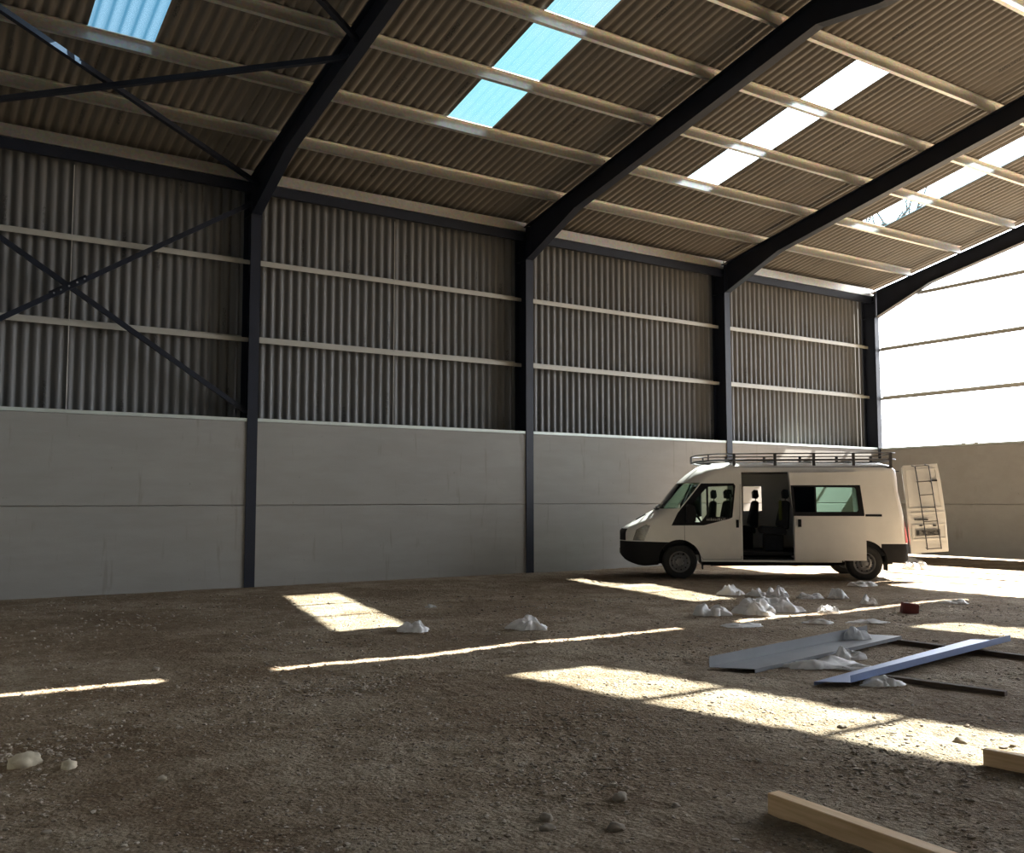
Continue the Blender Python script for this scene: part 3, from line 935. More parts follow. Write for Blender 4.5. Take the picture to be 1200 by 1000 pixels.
    pq = [(-0.04, 1.91), (-0.60, 1.91), (-0.70, 1.29), (-0.04, 1.29)]
    for a, b in zip(pq, pq[1:] + pq[:1]):
        def sp(q): return Vector((q[0], 0.97 * tumble(q[1]) - 0.004 - max(0, -q[0] - 0.55) * 0.12, q[1]))
        mb.bar(sp(a), sp(b), 0.014, 0.014, (0, 1, 0))
    mb.build('panel_pressing', M['white_paint'], van, 40)
    # lights at the rear corner
    for s in (1, -1):
        lens = boolean(outer, boxmesh((-1.0, 0.80 if s > 0 else -1.1, 0.76), (-0.80, 1.1 if s > 0 else -0.80, 1.20)), 'INTERSECT')
        for v in lens.vertices: v.co.x -= 0.008; v.co.y += s * 0.008
        link('tail_light', lens, M['red_lens'], van, 35)['label'] = 'red tail light'
    # open rear door, swung back in line with the side
    rd = [(-0.90, 0.55), (-0.86, 1.1), (-0.825, 1.75), (-0.785, 2.27), (-0.82, 2.32), (-1.475, 2.36), (-1.53, 2.0), (-1.59, 1.3), (-1.615, 0.60)]
    mb = MB(); mb.extrude(rd, lambda a, b: (a, 0.985 * (1 - 0.0) - 0.06 * max(0, (b - 1.0)), b), lambda a, b: (a, 0.935 - 0.06 * max(0, (b - 1.0)), b))
    me = mb.mesh(); bm = bmesh.new(); bm.from_mesh(me); bmesh.ops.bevel(bm, geom=[e for e in bm.edges], offset=0.006, segments=2, affect='EDGES'); bm.to_mesh(me); bm.free()
    rdoor = link('rear_door', me, M['white_paint'], van, 40); rdoor['label'] = 'white rear door swung open beside the tail'
    def ry(z): return 0.985 - 0.06 * max(0, z - 1.0)
    # pressings on the door
    mb = MB()
    for pts in ([(-0.93, 1.36), (-1.58, 1.39)], [(-0.94, 1.11), (-1.56, 1.14), (-1.575, 0.87), (-0.94, 0.83), (-0.94, 1.11)], [(-0.90, 1.45), (-0.86, 2.22), (-1.43, 2.26), (-1.52, 1.48), (-0.90, 1.45)]):
        for a, b in zip(pts, pts[1:]): mb.bar((a[0], ry(a[1]), a[1]), (b[0], ry(b[1]), b[1]), 0.02, 0.016, (0, 1, 0))
    mb.build('panel_pressing', M['white_paint'], rdoor)
    lad = MB()
    for s0, s1, tz in (((-1.03, 2.30), (-1.19, 0.63), 0), ((-1.29, 2.32), (-1.455, 0.65), 0)):
        pts = [(s0[0] + 0.05 * 1.2, ry(2.3) + 0.01, s0[1] + 0.015), (s0[0], ry(2.3) + 0.06, s0[1] - 0.01)]
        for k in range(1, 7):
            t = k / 6
            z = s0[1] + (s1[1] - s0[1]) * t
            pts.append((s0[0] + (s1[0] - s0[0]) * t, ry(z) + 0.07, z))
        lad.tube(pts, 0.011, 7)
    for k, z in enumerate((2.305, 1.99, 1.72, 1.46, 1.19, 0.92, 0.65)):
        t = (2.30 - z) / 1.67
        lad.tube([(-1.03 - 0.16 * t, ry(z) + 0.07, z), (-1.29 - 0.165 * t, ry(z) + 0.07, z + 0.015)], 0.010, 7)
    for z, t in ((1.99, 0.19), (0.66, 0.98)):
        for x in (-1.03 - 0.16 * t, -1.29 - 0.165 * t): lad.tube([(x, ry(z), z), (x, ry(z) + 0.07, z)], 0.01, 6)
    lad.build('ladder', M['rack_steel'], rdoor, 40)['label'] = 'thin black ladder on the rear door'
    mb = MB(); mb.extrude([(-1.0, 1.02), (-1.46, 1.045), (-1.465, 0.925), (-1.0, 0.90)], lambda a, b: (a, ry(b), b), lambda a, b: (a, ry(b) + 0.012, b))
    pl_ = mb.build('registration_plate', M['plate'], rdoor); pl_['label'] = 'grey rear registration plate'
    mb = MB(); mb.box((-1.06, 1.0, 0.915), (-1.01, 1.001, 1.005))
    x = -1.10
    for w_, pat in ((0.045, 0), (0.045, 1), (0.02, 0), (0.05, 2), (0.05, 1), (0.045, 0)):
        if pat == 0: mb.box((x - w_, 1.0, 0.93), (x - w_ + 0.014, 1.001, 1.01)); mb.box((x - w_, 1.0, 0.99), (x, 1.001, 1.01))
        if pat == 1: mb.box((x - w_, 1.0, 0.93), (x, 1.001, 0.948)); mb.box((x - w_, 1.0, 0.99), (x, 1.001, 1.008)); mb.box((x - 0.014, 1.0, 0.93), (x, 1.001, 1.008))
        if pat == 2: mb.box((x - w_, 1.0, 0.96), (x, 1.001, 0.976)); mb.box((x - 0.014, 1.0, 0.93), (x, 1.001, 1.008)); mb.box((x - w_, 1.0, 0.93), (x - w_ + 0.014, 1.001, 1.008))
        x -= w_ + 0.016
    mb.build('characters', M['ink'], rdoor)
    mb = MB(); mb.box((-0.98, 0.975, 1.215), (-1.24, 0.988, 1.245)); mb.build('name_strip', M['rack_steel'], rdoor)
    for x0 in (-1.07, -1.33):
        mb = MB(); mb.box((x0, 0.98, 1.10), (x0 - 0.06, 1.0, 1.125)); mb.build('plate_lamp', M['black_plastic'], rdoor)
    mb = MB(); mb.box((-1.34, ry(2.02), 2.00), (-1.45, ry(2.02) + 0.03, 2.03)); mb.build('brake_light', M['black_plastic'], rdoor)
    mb = MB(); mb.box((-1.10, 0.95, 0.545), (-1.42, 0.99, 0.565)); mb.build('door_latch', M['black_plastic'], rdoor)
    # far front door, standing open on the other side
    fd = empty('front_door', (3.56, -0.97, 0), radians(62)); fd.parent = van
    mb = MB()
    pd = [(0.0, 1.16), (0.0, 0.84), (-0.22, 0.42), (-1.06, 0.42), (-1.06, 1.24), (-0.5, 1.18)]
    mb.extrude(pd, lambda a, b: (a, 0.0, b), lambda a, b: (a, 0.06, b)); mb.build('door_panel', M['white_paint'], fd, 40)
    mb = MB(); fr_ = [(0.0, 1.16), (-0.02, 1.50), (-0.52, 1.96), (-1.06, 1.96), (-1.06, 1.20)]
    for a, b in zip(fr_, fr_[1:]): mb.bar((a[0], 0.03, a[1]), (b[0], 0.03, b[1]), 0.05, 0.05, (0, 1, 0))
    mb.bar((-0.45, 0.03, 1.18), (-0.45, 0.03, 1.9), 0.03, 0.03, (0, 1, 0))
    mb.build('window_trim', M['black_plastic'], fd)
    mb = MB(); mb.extrude(fr_, lambda a, b: (a, 0.025, b), lambda a, b: (a, 0.033, b)); mb.build('door_glass', M['van_glass'], fd)
    # inside: floor, dashboard, steering wheel, bulkhead frame, seats
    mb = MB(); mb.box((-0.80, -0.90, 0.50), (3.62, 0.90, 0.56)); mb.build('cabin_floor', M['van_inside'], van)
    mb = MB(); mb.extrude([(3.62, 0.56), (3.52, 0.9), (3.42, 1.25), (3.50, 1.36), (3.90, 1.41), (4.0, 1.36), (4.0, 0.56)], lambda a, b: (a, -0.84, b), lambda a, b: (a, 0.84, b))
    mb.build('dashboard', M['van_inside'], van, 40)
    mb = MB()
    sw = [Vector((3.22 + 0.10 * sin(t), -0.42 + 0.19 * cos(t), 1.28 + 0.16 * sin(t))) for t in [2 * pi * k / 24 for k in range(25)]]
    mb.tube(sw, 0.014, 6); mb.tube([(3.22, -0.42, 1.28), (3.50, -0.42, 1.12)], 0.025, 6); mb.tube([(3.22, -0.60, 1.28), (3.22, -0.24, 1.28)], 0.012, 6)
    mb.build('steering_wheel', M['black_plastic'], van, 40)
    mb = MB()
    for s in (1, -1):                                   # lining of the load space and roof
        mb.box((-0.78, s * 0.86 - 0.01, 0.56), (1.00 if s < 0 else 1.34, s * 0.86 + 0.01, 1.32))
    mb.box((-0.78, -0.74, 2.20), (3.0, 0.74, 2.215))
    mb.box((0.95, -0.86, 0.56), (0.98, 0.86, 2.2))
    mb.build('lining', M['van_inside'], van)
    mb = MB()
    def seat(x, y, w, name='seat'):
        mb = MB()
        cush = [(x + 0.50, 0.98), (x + 0.52, 1.03), (x + 0.44, 1.08), (x + 0.02, 1.05), (x, 0.98), (x, 0.90), (x + 0.46, 0.92)]
        mb.extrude(cush, lambda a, b: (a, y - w / 2, b), lambda a, b: (a, y + w / 2, b))
        back = [(x + 0.06, 1.02), (x + 0.14, 1.10), (x + 0.04, 1.58), (x - 0.02, 1.62), (x - 0.09, 1.58), (x - 0.05, 1.02)]
        mb.extrude(back, lambda a, b: (a, y - w / 2 + (0.05 if b > 1.3 else 0), b), lambda a, b: (a, y + w / 2 - (0.05 if b > 1.3 else 0), b))
        mb.box((x + 0.05, y - w * 0.35, 0.56), (x + 0.42, y + w * 0.35, 0.91))
        s = mb.build(name, M['seat_cloth'], van, 40)
        md = s.modifiers.new('b', 'BEVEL'); md.width = 0.03; md.segments = 3
        n_ = 1 if w < 0.6 else round(w / 0.5)
        for k in range(n_):
            hy = y if n_ == 1 else y - w / 2 + w * (k + 0.5) / n_
            hb = MB()
            hb.extrude([(x + 0.02, 1.66), (x + 0.03, 1.80), (x - 0.01, 1.85), (x - 0.08, 1.84), (x - 0.10, 1.70), (x - 0.06, 1.65)], lambda a, b: (a, hy - 0.12 + 0.35 * max(0, b - 1.78), b), lambda a, b: (a, hy + 0.12 - 0.35 * max(0, b - 1.78), b))
            for d in (-0.05, 0.05): hb.tube([(x - 0.04, hy + d, 1.56), (x - 0.04, hy + d, 1.68)], 0.007, 5)
            h = hb.build('head_rest', M['seat_cloth'], s, 40)
            md = h.modifiers.new('b', 'BEVEL'); md.width = 0.02; md.segments = 2
    seat(2.66, 0.36, 0.86, 'passenger_seat'); seat(2.88, -0.52, 0.50, 'driver_seat'); seat(1.98, -0.50, 0.48, 'crew_seat'); seat(1.48, 0.38, 0.66, 'crew_bench')
    mb = MB(); mb.tube([(2.62, 0.86, 1.75), (2.60, 0.84, 1.45), (2.66, 0.80, 1.05)], 0.018, 5); mb.build('seat_belt', M['steel_wheel'], van, 40)
    mb = MB(); mb.box((1.56, 0.60, 1.20), (1.62, 0.70, 1.62)); o = mb.build('cloth', plain('yellow_cloth', (0.085, 0.10, 0.025), 0.9), van); o['label'] = 'dull yellow cloth hanging on the crew bench'
    md = o.modifiers.new('b', 'BEVEL'); md.width = 0.025; md.segments = 3
    # black arch liners and underbody
    for ax in (3.68, 0.0):
        for s in (1, -1):
            mb = MB()
            mb.lathe([(0.435, 0.0), (0.435, 0.34), (0.42, 0.34), (0.42, 0.02), (0.0, 0.02), (0.0, 0.0)], (ax, 0.59 if s > 0 else -0.93, 0.37), 40, True)
            if s < 0:
                for i_, q in enumerate(mb.v): mb.v[i_] = (q[0], -1.52 - q[1], q[2])
            me = mb.mesh(weld=1e-5)
            bm = bmesh.new(); bm.from_mesh(me)
            bmesh.ops.bisect_plane(bm, geom=bm.verts[:] + bm.edges[:] + bm.faces[:], plane_co=(0, 0, 0.36), plane_no=(0, 0, -1), clear_outer=True)
            bm.to_mesh(me); bm.free()
            link('wheel_arch_liner', me, M['black_plastic'], van, 40)
    mb = MB(); mb.box((0.5, -0.5, 0.26), (3.2, 0.5, 0.48)); mb.tube([(-0.7, 0.3, 0.34), (1.2, 0.35, 0.30), (3.0, 0.3, 0.28)], 0.05, 8); mb.tube([(0, -0.7, 0.36), (0, 0.7, 0.36)], 0.07, 8); mb.tube([(3.68, -0.7, 0.33), (3.68, 0.7, 0.33)], 0.05, 8)
    mb.build('underbody', M['black_plastic'], van, 40)
    for x0 in (-0.46, 3.20):
        mb = MB(); mb.box((x0, 0.62, 0.20), (x0 + 0.02, 0.90, 0.50)); mb.build('mud_flap', M['black_plastic'], van)
    # wheels
    w0 = None
    for ax in (3.68, 0.0):
        for s in (1, -1):
            if w0 is None:
                tb = MB()
                tb.lathe([(0.215, 0.075), (0.225, 0.10), (0.29, 0.112), (0.335, 0.10), (0.352, 0.075), (0.355, 0.0), (0.352, -0.075), (0.335, -0.10), (0.29, -0.112), (0.225, -0.10), (0.215, -0.075)], (0, 0, 0), 48, True)
                ty = tb.build('wheel', M['tyre'], van, 50)
                rb_ = MB(); rb_.lathe([(0.218, 0.09), (0.205, 0.09), (0.195, 0.05), (0.165, 0.035), (0.15, 0.055), (0.115, 0.062), (0.10, 0.04), (0.07, 0.04), (0.065, 0.075), (0.0, 0.08)], (0, 0, 0), 40)
                rm = rb_.build('rim', M['steel_wheel'], ty, 40); rm['label'] = 'grey steel wheel rim'
                hb = MB()
                for k in range(10):
                    a = 2 * pi * k / 10
                    hb.box((-0.018, 0.052, -0.011), (0.018, 0.066, 0.011), Matrix.Rotation(a, 4, 'Y') @ Matrix.Translation((0.158, -0.012, 0)))
                for k in range(5):
                    a = 2 * pi * k / 5 + 0.3
                    hb.lathe([(0.0, 0.0), (0.012, 0.0), (0.012, 0.02), (0.0, 0.02)], (0.085 * cos(a), 0.04, 0.085 * sin(a)), 6)
                hb.build('wheel_nut', M['black_plastic'], ty)
                w0 = ty; w = ty
            else:
                w = dup_tree(w0, van)
            w.location = (ax, s * 0.85, 0.352); w.rotation_euler = (0, 0.3 * ax, 0 if s > 0 else pi)
    # roof rack
    rk = empty('roof_rack', (0, 0, 0)); rk.parent = van; rk['label'] = 'dark tubular steel roof rack'
    for s in (1, -1):
        for z, r_ in ((2.585, 0.013), (2.45, 0.022)):
            mb = MB()
            mb.tube([(-0.74, s * 0.60, z), (-0.68, s * 0.74, z), (-0.58, s * 0.79, z), (2.85, s * 0.79, z), (3.08, s * 0.72, z - 0.01), (3.28, s * 0.50, z - 0.02), (3.36, 0.0, z - 0.03)], r_, 8)
            mb.build('side_rail', M['rack_steel'], rk, 40)
        mb = MB()
        mb.box((-0.62, s * 0.84 - 0.02, 2.27), (2.56, s * 0.84 + 0.02, 2.31)); mb.build('gutter_bar', M['rack_steel'], rk)
        for x in (2.53, 1.70, 0.92, 0.13, -0.60):
            mb = MB(); mb.box((x - 0.028, s * 0.80 - 0.02, 2.27), (x + 0.028, s * 0.80 + 0.02, 2.59)); mb.build('post', M['rack_steel'], rk)
        mb = MB(); mb.tube([(3.36, s * 0.15, 2.56), (3.36, s * 0.15, 2.42)], 0.012, 6); mb.tube([(3.05, s * 0.74, 2.58), (3.05, s * 0.74, 2.44)], 0.018, 6); mb.tube([(3.30, s * 0.4, 2.42), (2.75, s * 0.62, 2.33)], 0.018, 6)
        mb.build('strut', M['rack_steel'], rk, 40)
    for x in (2.53, 1.70, 0.92, 0.13, -0.60):
        mb = MB(); mb.box((x - 0.02, -0.80, 2.43), (x + 0.02, 0.80, 2.465)); mb.build('cross_bar', M['rack_steel'], rk)
    mb = MB(); mb.tube([(-0.74, -0.60, 2.585), (-0.74, 0.60, 2.585)], 0.013, 8); mb.tube([(-0.74, -0.60, 2.45), (-0.74, 0.60, 2.45)], 0.02, 8); mb.build('rear_rail', M['rack_steel'], rk, 40)
    # place it on the ground: near side wheels measured on the floor
    Fp, Rp = Vector((13.79, 14.62, 0)), Vector((16.59, 12.24, 0))
    a = (Fp - Rp).normalized(); left = Vector((-a.y, a.x, 0))
    org = Rp - left * 0.95
    zs = [gh(*(org + a * dx + left * dy).xy) for dx in (0, 3.68) for dy in (-0.85, 0.85)]
    van.location = (org.x, org.y, min(zs) + 0.3 * (max(zs) - min(zs)) - 0.005)
    van.rotation_euler = (0, 0, atan2(a.y, a.x))
build_van()
# ------------------------------------------------------------------ steel flashings, timbers
M['new_galv'] = plain('new_galvanised', (0.20, 0.21, 0.225), 0.45, 0.3, 0.08, 3.0)
M['sky_tint_galv'] = plain('sky_tinted_steel', (0.17, 0.23, 0.40), 0.42, 0.3, 0.06, 3.0)  # galvanised steel with the reflected blue sky put into its base colour
M['timber'] = plain('sawn_softwood', (0.50, 0.33, 0.17), 0.7, 0.0, 0.22, 5.0)
M['old_timber'] = plain('dark_old_timber', (0.085, 0.060, 0.042), 0.85, 0.0, 0.3, 6.0)
def timber(p, q, w, h, mat, label, name, group=None):
    """p, q: middle of the underside at either end"""
    p, q = Vector(p), Vector(q)
    L = (q - p).length
    mb = MB(); mb.box((0, -w / 2, 0), (L, w / 2, h))
    me = mb.mesh(); bm = bmesh.new(); bm.from_mesh(me)
    bmesh.ops.bevel(bm, geom=bm.edges[:], offset=0.004, segments=1, affect='EDGES'); bm.to_mesh(me); bm.free()
    o = link(name, me, mat)
    d = (q - p).normalized(); s = Vector((0, 0, 1)).cross(d).normalized(); u = d.cross(s)
    o.matrix_world = Matrix(((d.x, s.x, u.x, p.x), (d.y, s.y, u.y, p.y), (d.z, s.z, u.z, p.z), (0, 0, 0, 1)))
    tag(o, label, 'timber', group)
    return o
def g3(x, y, dz=0.0): return (x, y, gh(x, y) + dz)
def mat_wood():
    t = NT('wood_grain')
    gr = t.noise(9.0, 5, 0.6, sc=(0.25, 3.0, 3.0))
    kn = t.voro(3.3)
    c = t.mix(t.ramp(gr, [(0.35, 0.0), (0.65, 1.0)]), (0.58, 0.38, 0.19), (0.76, 0.54, 0.31))
    c = t.mix(t.ramp(kn, [(0.03, 0.8), (0.09, 0.0)]), c, (0.16, 0.08, 0.035))
    t.bump(gr, 0.2, 0.003)
    return t.set(c, 0.65)
M['timber'] = mat_wood()
timber(g3(4.00, 3.56, -0.01), g3(3.93, 1.55, -0.01), 0.085, 0.115, M['timber'], 'pale sawn timber baulk lying in the near foreground, running out of the bottom edge', 'timber_baulk')
timber(g3(5.80, 3.44, -0.01), g3(5.98, 1.75, -0.01), 0.085, 0.115, M['timber'], 'pale sawn timber baulk at the right edge in the sunlit strip', 'timber_baulk')
timber(g3(7.70, 5.60, -0.01), g3(7.92, 4.50, -0.01), 0.07, 0.05, M['old_timber'], 'short dark old batten under the near end of the bright blue-grey steel flashing', 'batten')
timber(g3(9.55, 7.25, -0.015), g3(9.92, 5.05, -0.03), 0.09, 0.07, M['old_timber'], 'long dark old batten carrying the far ends of both steel flashings', 'batten')

def flashing(pts, up_side, hgt, label, mat):
    """a folded steel flashing: flat tray with one tall lip. pts: near-near, near-far, far-far, far-near corners"""
    a0, a1, b1, b0 = [Vector(p) for p in pts]       # a: near edge, b: far edge; 0 left end, 1 right end
    mb = MB()
    t = 0.004
    def edge(p0, p1, q0, q1):
        up_ = Vector((0, 0, t))
        mb.add([p0, p1, q1, q0, p0 + up_, p1 + up_, q1 + up_, q0 + up_], [(0, 3, 2, 1), (4, 5, 6, 7), (0, 1, 5, 4), (1, 2, 6, 5), (2, 3, 7, 6), (3, 0, 4, 7)])
    edge(a0, a1, b0, b1)
    def lip(p0, p1, h, inward):
        d = (p1 - p0).normalized(); s = Vector((0, 0, 1)).cross(d) * (t if inward else -t)
        z = Vector((0, 0, h))
        mb.add([p0, p1, p1 + s, p0 + s, p0 + z, p1 + z, p1 + s + z, p0 + s + z], [(0, 3, 2, 1), (4, 5, 6, 7), (0, 1, 5, 4), (1, 2, 6, 5), (2, 3, 7, 6), (3, 0, 4, 7)])
    if up_side == 'far':
        lip(b0, b1, hgt, True); lip(a0, a1, -0.035, True)
    else:
        lip(a0, a1, hgt, True); lip(b0, b1, -0.03, True)
    o = mb.build('steel_flashing', mat)
    tag(o, label, 'flashing', 'loose steel flashings on the floor')
za, zb_ = gh(6.9, 6.5) + 0.035, gh(9.8, 6.9) + 0.075
flashing([(7.00, 6.42, za), (9.70, 6.70, zb_), (9.50, 7.00, zb_), (6.72, 6.74, za)], 'far', 0.105, 'grey folded steel flashing lying with its tall lip on the far side', M['new_galv'])
za, zb_ = gh(7.2, 5.5) + 0.045, gh(9.9, 5.9) + 0.10
flashing([(7.16, 5.46, za), (10.34, 5.80, zb_), (10.08, 6.10, zb_), (6.92, 5.66, za)], 'near', 0.065, 'bright blue-grey folded steel flashing lying nearest, lip on the near side', M['sky_tint_galv'])

# ------------------------------------------------------------------ plastic wrapping, block, stones
M['film'] = plain('white_plastic_film', (0.93, 0.94, 0.95), 0.45, 0.0, 0.03, 4.0, Alpha=0.64, **{'Subsurface Weight': 0.0, 'Specular IOR Level': 0.4})
def film(x, y, w, d, h, label, seed, rz=0.0):
    """a crumpled heap of thin plastic sheet"""
    rr = random.Random(seed)
    nx, ny = 34, 22
    vs_, fs_ = [], []
    off = Vector((seed * 3.7, seed * 1.3, 0))
    for j in range(ny + 1):
        for i in range(nx + 1):
            u, v = i / nx * 2 - 1, j / ny * 2 - 1
            # square to disc, with a ragged outline
            du, dv = u * (1 - v * v / 2) ** 0.5, v * (1 - u * u / 2) ** 0.5
            q = Vector((du * 1.5, dv * 1.2, 0)) + off
            r = min(1.0, hypot(du, dv))
            rag = 1 + 0.45 * noise.noise(Vector((du, dv, 0)).normalized() * 1.3 + off if r > 0.01 else off)
            env = (1 - r ** 2) ** 0.6
            lump = max(0.0, 0.42 + 0.9 * noise.noise(q * 1.25))
            fold = 1 - 2.2 * abs(noise.noise(q * 2.4 + Vector((0, 0, 2)))) + 0.45 * (1 - 3 * abs(noise.noise(q * 6.0)))
            z = 0.80 * h * env * (0.25 + lump * 0.9 + 0.16 * lump ** 0.5 * max(-0.5, fold))
            dx = 0.12 * noise.noise(q * 2.4 + Vector((3, 1, 4))) + 0.06 * noise.noise(q * 7.0)
            dy = 0.16 * noise.noise(q * 2.4 + Vector((8, 2, 1))) + 0.06 * noise.noise(q * 7.0 + Vector((1, 0, 0)))
            vs_.append((w / 2 * (du * rag + dx), d / 2 * (dv * rag + dy), max(0.0, z) + 0.010 + 0.012 * abs(noise.noise(q * 6.0))))
    n_ = nx + 1
    for j in range(ny):
        for i in range(nx):
            fs_.append((j * n_ + i, j * n_ + i + 1, (j + 1) * n_ + i + 1, (j + 1) * n_ + i))
    me = bpy.data.meshes.new('plastic_wrapping'); me.from_pydata(vs_, [], fs_)
    o = link('plastic_wrapping', me, M['film'], smooth=45)
    o.location = g3(x, y, 0.0); o.rotation_euler = (0, 0, rz if rz else -0.58 + rr.uniform(-0.3, 0.3))
    tag(o, label, 'plastic wrapping', 'scraps of clear plastic wrapping on the floor')
W = 'crumpled clear plastic wrapping '
for k, (x, y, w, d, h, lab) in enumerate([
    (6.90, 10.10, 0.50, 0.35, 0.20, W + 'alone between the sunlit patch and the long light line'),
    (5.62, 10.78, 0.42, 0.35, 0.17, 'thin clear plastic wrapping at the tip of the leftmost sunlit patch'),
    (7.00, 12.85, 0.16, 0.12, 0.06, 'tiny scrap of plastic wrapping behind the leftmost sunlit patch'),
    (12.25, 11.75, 0.42, 0.35, 0.24, W + 'at the right tip of the sunlit patch before the van'),
    (12.52, 11.40, 0.34, 0.3, 0.16, W + 'first of a row of scraps before the van'),
    (12.62, 11.05, 0.40, 0.32, 0.22, 'tallest crumpled plastic wrapping in the row before the van'),
    (12.90, 10.60, 0.42, 0.25, 0.12, 'low ragged plastic wrapping ending the row before the van'),
    (13.30, 10.35, 0.36, 0.3, 0.18, W + 'standing alone right of the row before the van'),
    (11.70, 10.32, 0.45, 0.25, 0.09, 'flat plastic wrapping between the row and the sunlit heap'),
    (10.35, 9.45, 0.55, 0.45, 0.24, 'sunlit crumpled plastic wrapping on the left of the light line heap'),
    (9.82, 9.78, 0.50, 0.4, 0.20, 'grey crumpled plastic wrapping at the left end of the light line'),
    (11.05, 9.60, 0.60, 0.45, 0.26, 'bright sunlit crumpled plastic wrapping on the right of the heap'),
    (11.02, 10.12, 0.45, 0.4, 0.20, 'shaded plastic wrapping at the back of the sunlit heap'),
    (11.45, 9.10, 0.36, 0.35, 0.14, 'small plastic wrapping at the front right of the sunlit heap'),
    (9.30, 8.70, 0.55, 0.3, 0.05, 'flat faint plastic wrapping just before the sunlit heap'),
    (10.30, 8.32, 0.40, 0.25, 0.07, 'flat plastic scrap above the grey flashing'),
    (10.95, 8.05, 0.55, 0.2, 0.05, 'long flat plastic strip behind the grey flashing'),
    (12.88, 9.45, 0.26, 0.22, 0.17, 'small upright plastic wrapping caught in the right light line'),
    (14.10, 8.80, 0.45, 0.3, 0.08, 'pale plastic wrapping at the right end of the light line'),
    (15.45, 11.45, 0.55, 0.4, 0.14, W + 'on the floor before the rear wheel'),
    (20.5, 13.75, 0.55, 0.4, 0.22, W + 'on the sunlit floor beneath the open rear door'),
    (22.6, 15.3, 0.7, 0.5, 0.18, W + 'beyond the open rear door near the end wall'),
    (7.78, 6.27, 0.80, 0.3, 0.10, 'long plastic wrapping trailing off the near edge of the grey flashing'),
    (8.35, 6.42, 0.36, 0.2, 0.14, 'bunched plastic wrapping against the middle of the grey flashing'),
    (8.0, 5.98, 0.7, 0.2, 0.05, 'flat plastic film on the dirt between the two flashings'),
    (7.47, 5.36, 0.36, 0.26, 0.09, 'small plastic wrapping at the lip of the bright flashing'),
]):
    film(x, y, w, d, h, lab, k + 1)
film(9.15, 6.90, 0.34, 0.2, 0.14, 'bunched plastic wrapping lying in the tray of the grey flashing', 40)
for o in COL.objects:
    if o.get('label', '').startswith('bunched plastic wrapping lying in'):
        o.location.z = gh(6.9, 6.5) + 0.035 + (gh(9.8, 6.9) + 0.075 - gh(6.9, 6.5) - 0.035) * 0.73
M['red'] = plain('dull_red_block', (0.16, 0.035, 0.03), 0.7, 0.0, 0.2, 8.0)
mb = MB(); mb.box((-0.11, -0.08, 0), (0.11, 0.08, 0.15)); me = mb.mesh()
bm = bmesh.new(); bm.from_mesh(me); bmesh.ops.bevel(bm, geom=bm.edges[:], offset=0.01, segments=2, affect='EDGES'); bm.to_mesh(me); bm.free()
o = link('brick', me, M['red']); o.location = g3(12.45, 8.46, -0.01); o.rotation_euler = (0, 0.1, -0.7)
tag(o, 'dark red block on the dirt just below the right light line', 'brick')

M['pale_rock'] = plain('pale_rock', (0.42, 0.365, 0.27), 0.95, 0.0, 0.3, 9.0)
M['stone'] = plain('pale_stone', (0.25, 0.21, 0.165), 0.95, 0.0, 0.3, 14.0)
def mat_gravel():
    t = NT('gravel')
    v = t.noise(5.0, 3)
    w_ = t.white(t.comb(*[t.math('FLOOR', t.math('MULTIPLY', s, 26)) for s in t.sep()[:3]]))
    c = t.mix(w_, (0.15, 0.115, 0.085), (0.50, 0.44, 0.36))
    c = t.mix(t.ramp(v, [(0.4, 0.0), (0.6, 0.3)]), c, (0.20, 0.15, 0.11))
    return t.set(c, 0.95, 0.0, **{'Specular IOR Level': 0.15})
M['gravel'] = mat_gravel()
def stone_shape(seed, sub=1):
    bm = bmesh.new(); bmesh.ops.create_icosphere(bm, subdivisions=sub, radius=1.0)
    q = Vector((seed * 5.1, seed * 2.3, seed))
    for v in bm.verts:
        v.co *= 1 + 0.38 * noise.noise(v.co * 1.1 + q) + 0.15 * noise.noise(v.co * 2.6 + q)
    vs_ = [v.co.copy() for v in bm.verts]; fs_ = [tuple(v.index for v in f.verts) for f in bm.faces]
    bm.free(); return vs_, fs_
# separate stones one can pick out
for k, (x, y, r_, lab) in enumerate([
    (0.80, 6.72, 0.105, 'largest pale lumpy stone at the far left by the dirt heap'), (1.02, 6.50, 0.065, 'smaller pale stone just right of the largest left stone'),
    (0.62, 6.55, 0.04, 'pale stone at the left picture edge below the largest stone'), (1.44, 5.93, 0.032, 'small whitish stone alone on the left foreground dirt'),
    (1.27, 6.65, 0.028, 'tiny pale stone above the small whitish one'), (0.73, 5.24, 0.026, 'pale stone near the lower left corner'),
    (2.92, 4.11, 0.045, 'rounded stone, upper of a pair at the bottom centre'), (2.83, 3.98, 0.045, 'rounded stone, lower of a pair at the bottom centre'),
    (3.44, 4.15, 0.055, 'half buried stone beside the dark dip at the bottom centre'), (3.13, 3.80, 0.05, 'flat stone near the bottom edge left of the timber'),
    (3.62, 3.90, 0.032, 'small pale stone left of the foreground timber'), (6.20, 3.85, 0.055, 'pale stone in the sunlit strip above the right timber baulk'),
    (5.85, 4.55, 0.040, 'small dark stone in the sunlit strip by a thin shadow line'), (2.25, 9.62, 0.05, 'dark stone lying beyond the long light line'), (3.05, 8.35, 0.045, 'stone on the rim of the gravel heap below the light line')]):
    vs_, fs_ = stone_shape(k + 1, 3)
    me = bpy.data.meshes.new('stone'); me.from_pydata([(v.x * r_ * 0.95, v.y * r_ * 0.75, v.z * r_ * 0.55) for v in vs_], [], fs_)
    o = link('stone', me, M['pale_rock'] if k in (0, 1, 3) else M['stone'], smooth=50); o.location = g3(x, y, r_ * 0.12); o.rotation_euler = (0, 0, k * 1.3)
    tag(o, lab, 'stone', 'stones on the dirt floor')
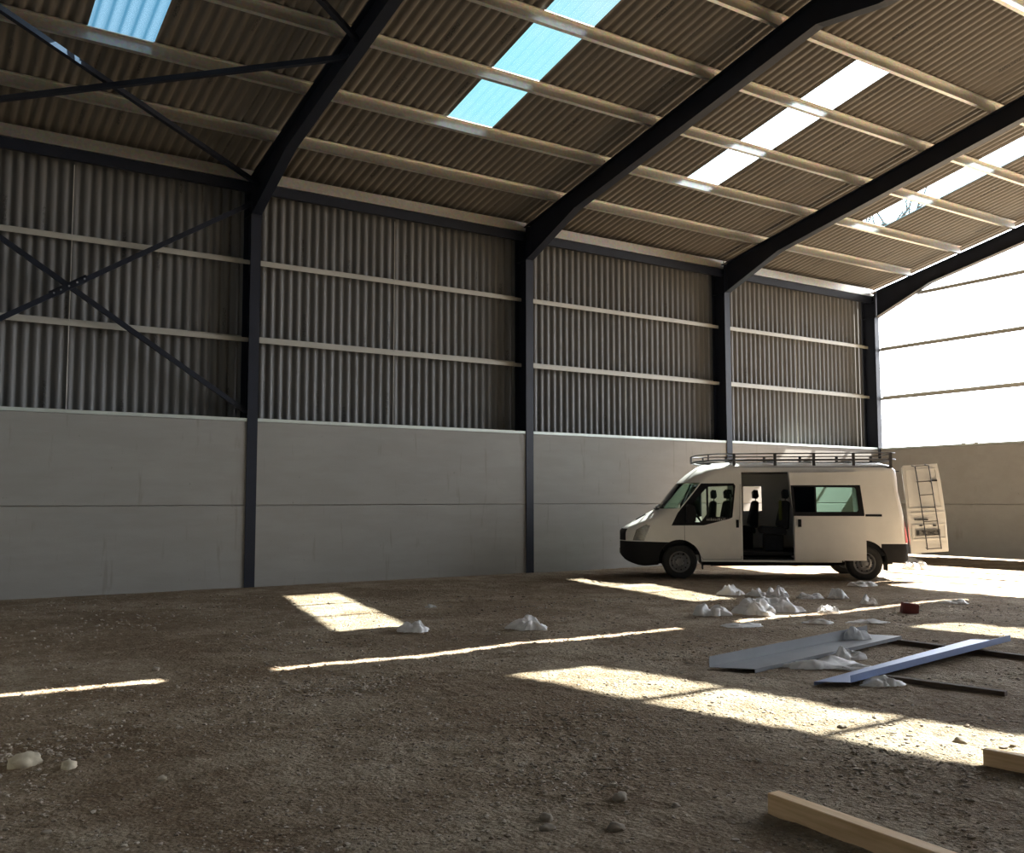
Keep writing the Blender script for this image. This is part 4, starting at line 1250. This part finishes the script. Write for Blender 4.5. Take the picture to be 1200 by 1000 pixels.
# the gravel nobody could count
shapes = [stone_shape(50 + k, 1) for k in range(8)]
gv, gf = [], []
KEEP_CLEAR = [(3.97, 2.5, 0.12, 1.2), (5.9, 2.6, 0.2, 1.0), (7.8, 5.05, 0.25, 0.7), (9.75, 6.15, 0.3, 1.3), (8.3, 6.7, 1.8, 0.45), (8.7, 5.75, 1.8, 0.45)]
for o in COL.objects:
    if o.get('category') in ('plastic wrapping', 'stone', 'brick'): KEEP_CLEAR.append((o.location.x, o.location.y, 0.36 if o['category'] == 'plastic wrapping' else 0.15, 0.36 if o['category'] == 'plastic wrapping' else 0.15))
def pebble(x, y, r_):
    if any(abs(x - a) < c and abs(y - b) < d for a, b, c, d in KEEP_CLEAR): return
    vs_, fs_ = R.choice(shapes)
    n_ = len(gv); a = R.uniform(0, 2 * pi); ca, sa = cos(a), sin(a)
    ex, ez = R.uniform(0.9, 1.5), R.uniform(0.45, 0.8)
    z = gh(x, y) + r_ * 0.12
    for v in vs_:
        px, py = v.x * r_ * ex, v.y * r_
        gv.append((x + px * ca - py * sa, y + px * sa + py * ca, z + v.z * r_ * ez))
    gf.extend(tuple(i + n_ for i in f) for f in fs_)
vdir = Vector((cos(yaw), sin(yaw), 0)); vright = Vector((sin(yaw), -cos(yaw), 0))
cnt = 0
while cnt < 11000:
    d = 3.6 * (4.6 ** R.random()); s = R.uniform(-0.60, 0.60) * d
    p = vdir * d + vright * s
    if not (BACK + 0.1 < p.x < 24 and RIGHT + 0.2 < p.y < 17.5): continue
    m_ = noise.noise(Vector((p.x, p.y, 3)) * 0.6) + 0.6 * noise.noise(Vector((p.x, p.y, 7)) * 2.0)
    if m_ < R.uniform(-0.45, 0.55): continue
    pebble(p.x, p.y, 0.004 + 0.008 * R.random() ** 2.0 * (0.6 + d / 7) + (0.010 if R.random() < 0.03 else 0))
    cnt += 1
for (cx, cy, rx, n_) in ((3.35, 7.9, 0.75, 900), (0.7, 6.9, 0.8, 900), (3.4, 4.6, 0.7, 500), (5.2, 3.7, 0.8, 450), (4.6, 5.4, 0.9, 400)):
    for k in range(n_):
        x, y = R.gauss(cx, rx * 0.55), R.gauss(cy, rx * 0.45)
        if x < BACK + 0.1: continue
        pebble(x, y, 0.005 + 0.013 * R.random() ** 2)
me = bpy.data.meshes.new('gravel'); me.from_pydata(gv, [], gf)
tag(link('gravel', me, M['gravel']), 'loose gravel and small stones scattered over the dirt floor', 'gravel', kind='stuff')

# ------------------------------------------------------------------ bare tree seen through the far rooflight
M['bark'] = plain('bark', (0.045, 0.038, 0.036), 0.9, 0.0, 0.3, 4.0)
tree = empty('tree', (30.4, 23.2, -0.05))
tag(tree, 'bare branching tree outside, seen through the rooflight nearest the far gable', 'tree')
mb = MB(); mb.tube([(0, 0, 0), (0.1, -0.1, 3), (0.0, -0.2, 6), (0.3, -0.6, 8.4), (0.5, -0.9, 10.6)], 0.22, 10); mb.build('trunk', M['bark'], tree, 60)
mb = MB(); rt_ = random.Random(12)
def branch(p, d, L, r_, lev):
    pts = [p]
    for k in range(3):
        d = (d + Vector((rt_.uniform(-0.3, 0.3), rt_.uniform(-0.3, 0.3), rt_.uniform(-0.05, 0.25)))).normalized()
        pts.append(pts[-1] + d * L / 3)
    mb.tube(pts, r_, 5)
    if lev > 0:
        for k in range(3):
            q = pts[rt_.choice((1, 2, 3))]
            nd = (d + Vector((rt_.uniform(-0.9, 0.9), rt_.uniform(-0.9, 0.9), rt_.uniform(-0.2, 0.6)))).normalized()
            branch(q, nd, L * 0.68, r_ * 0.55, lev - 1)
for k in range(6):
    a = 2 * pi * k / 6
    branch(Vector((0.4, -0.8, 9.6 + 0.15 * k)), Vector((0.7 * cos(a) + 0.1, 0.7 * sin(a) - 0.2, 0.65)), 2.1, 0.10, 2)
mb.build('branches', M['bark'], tree, 60)
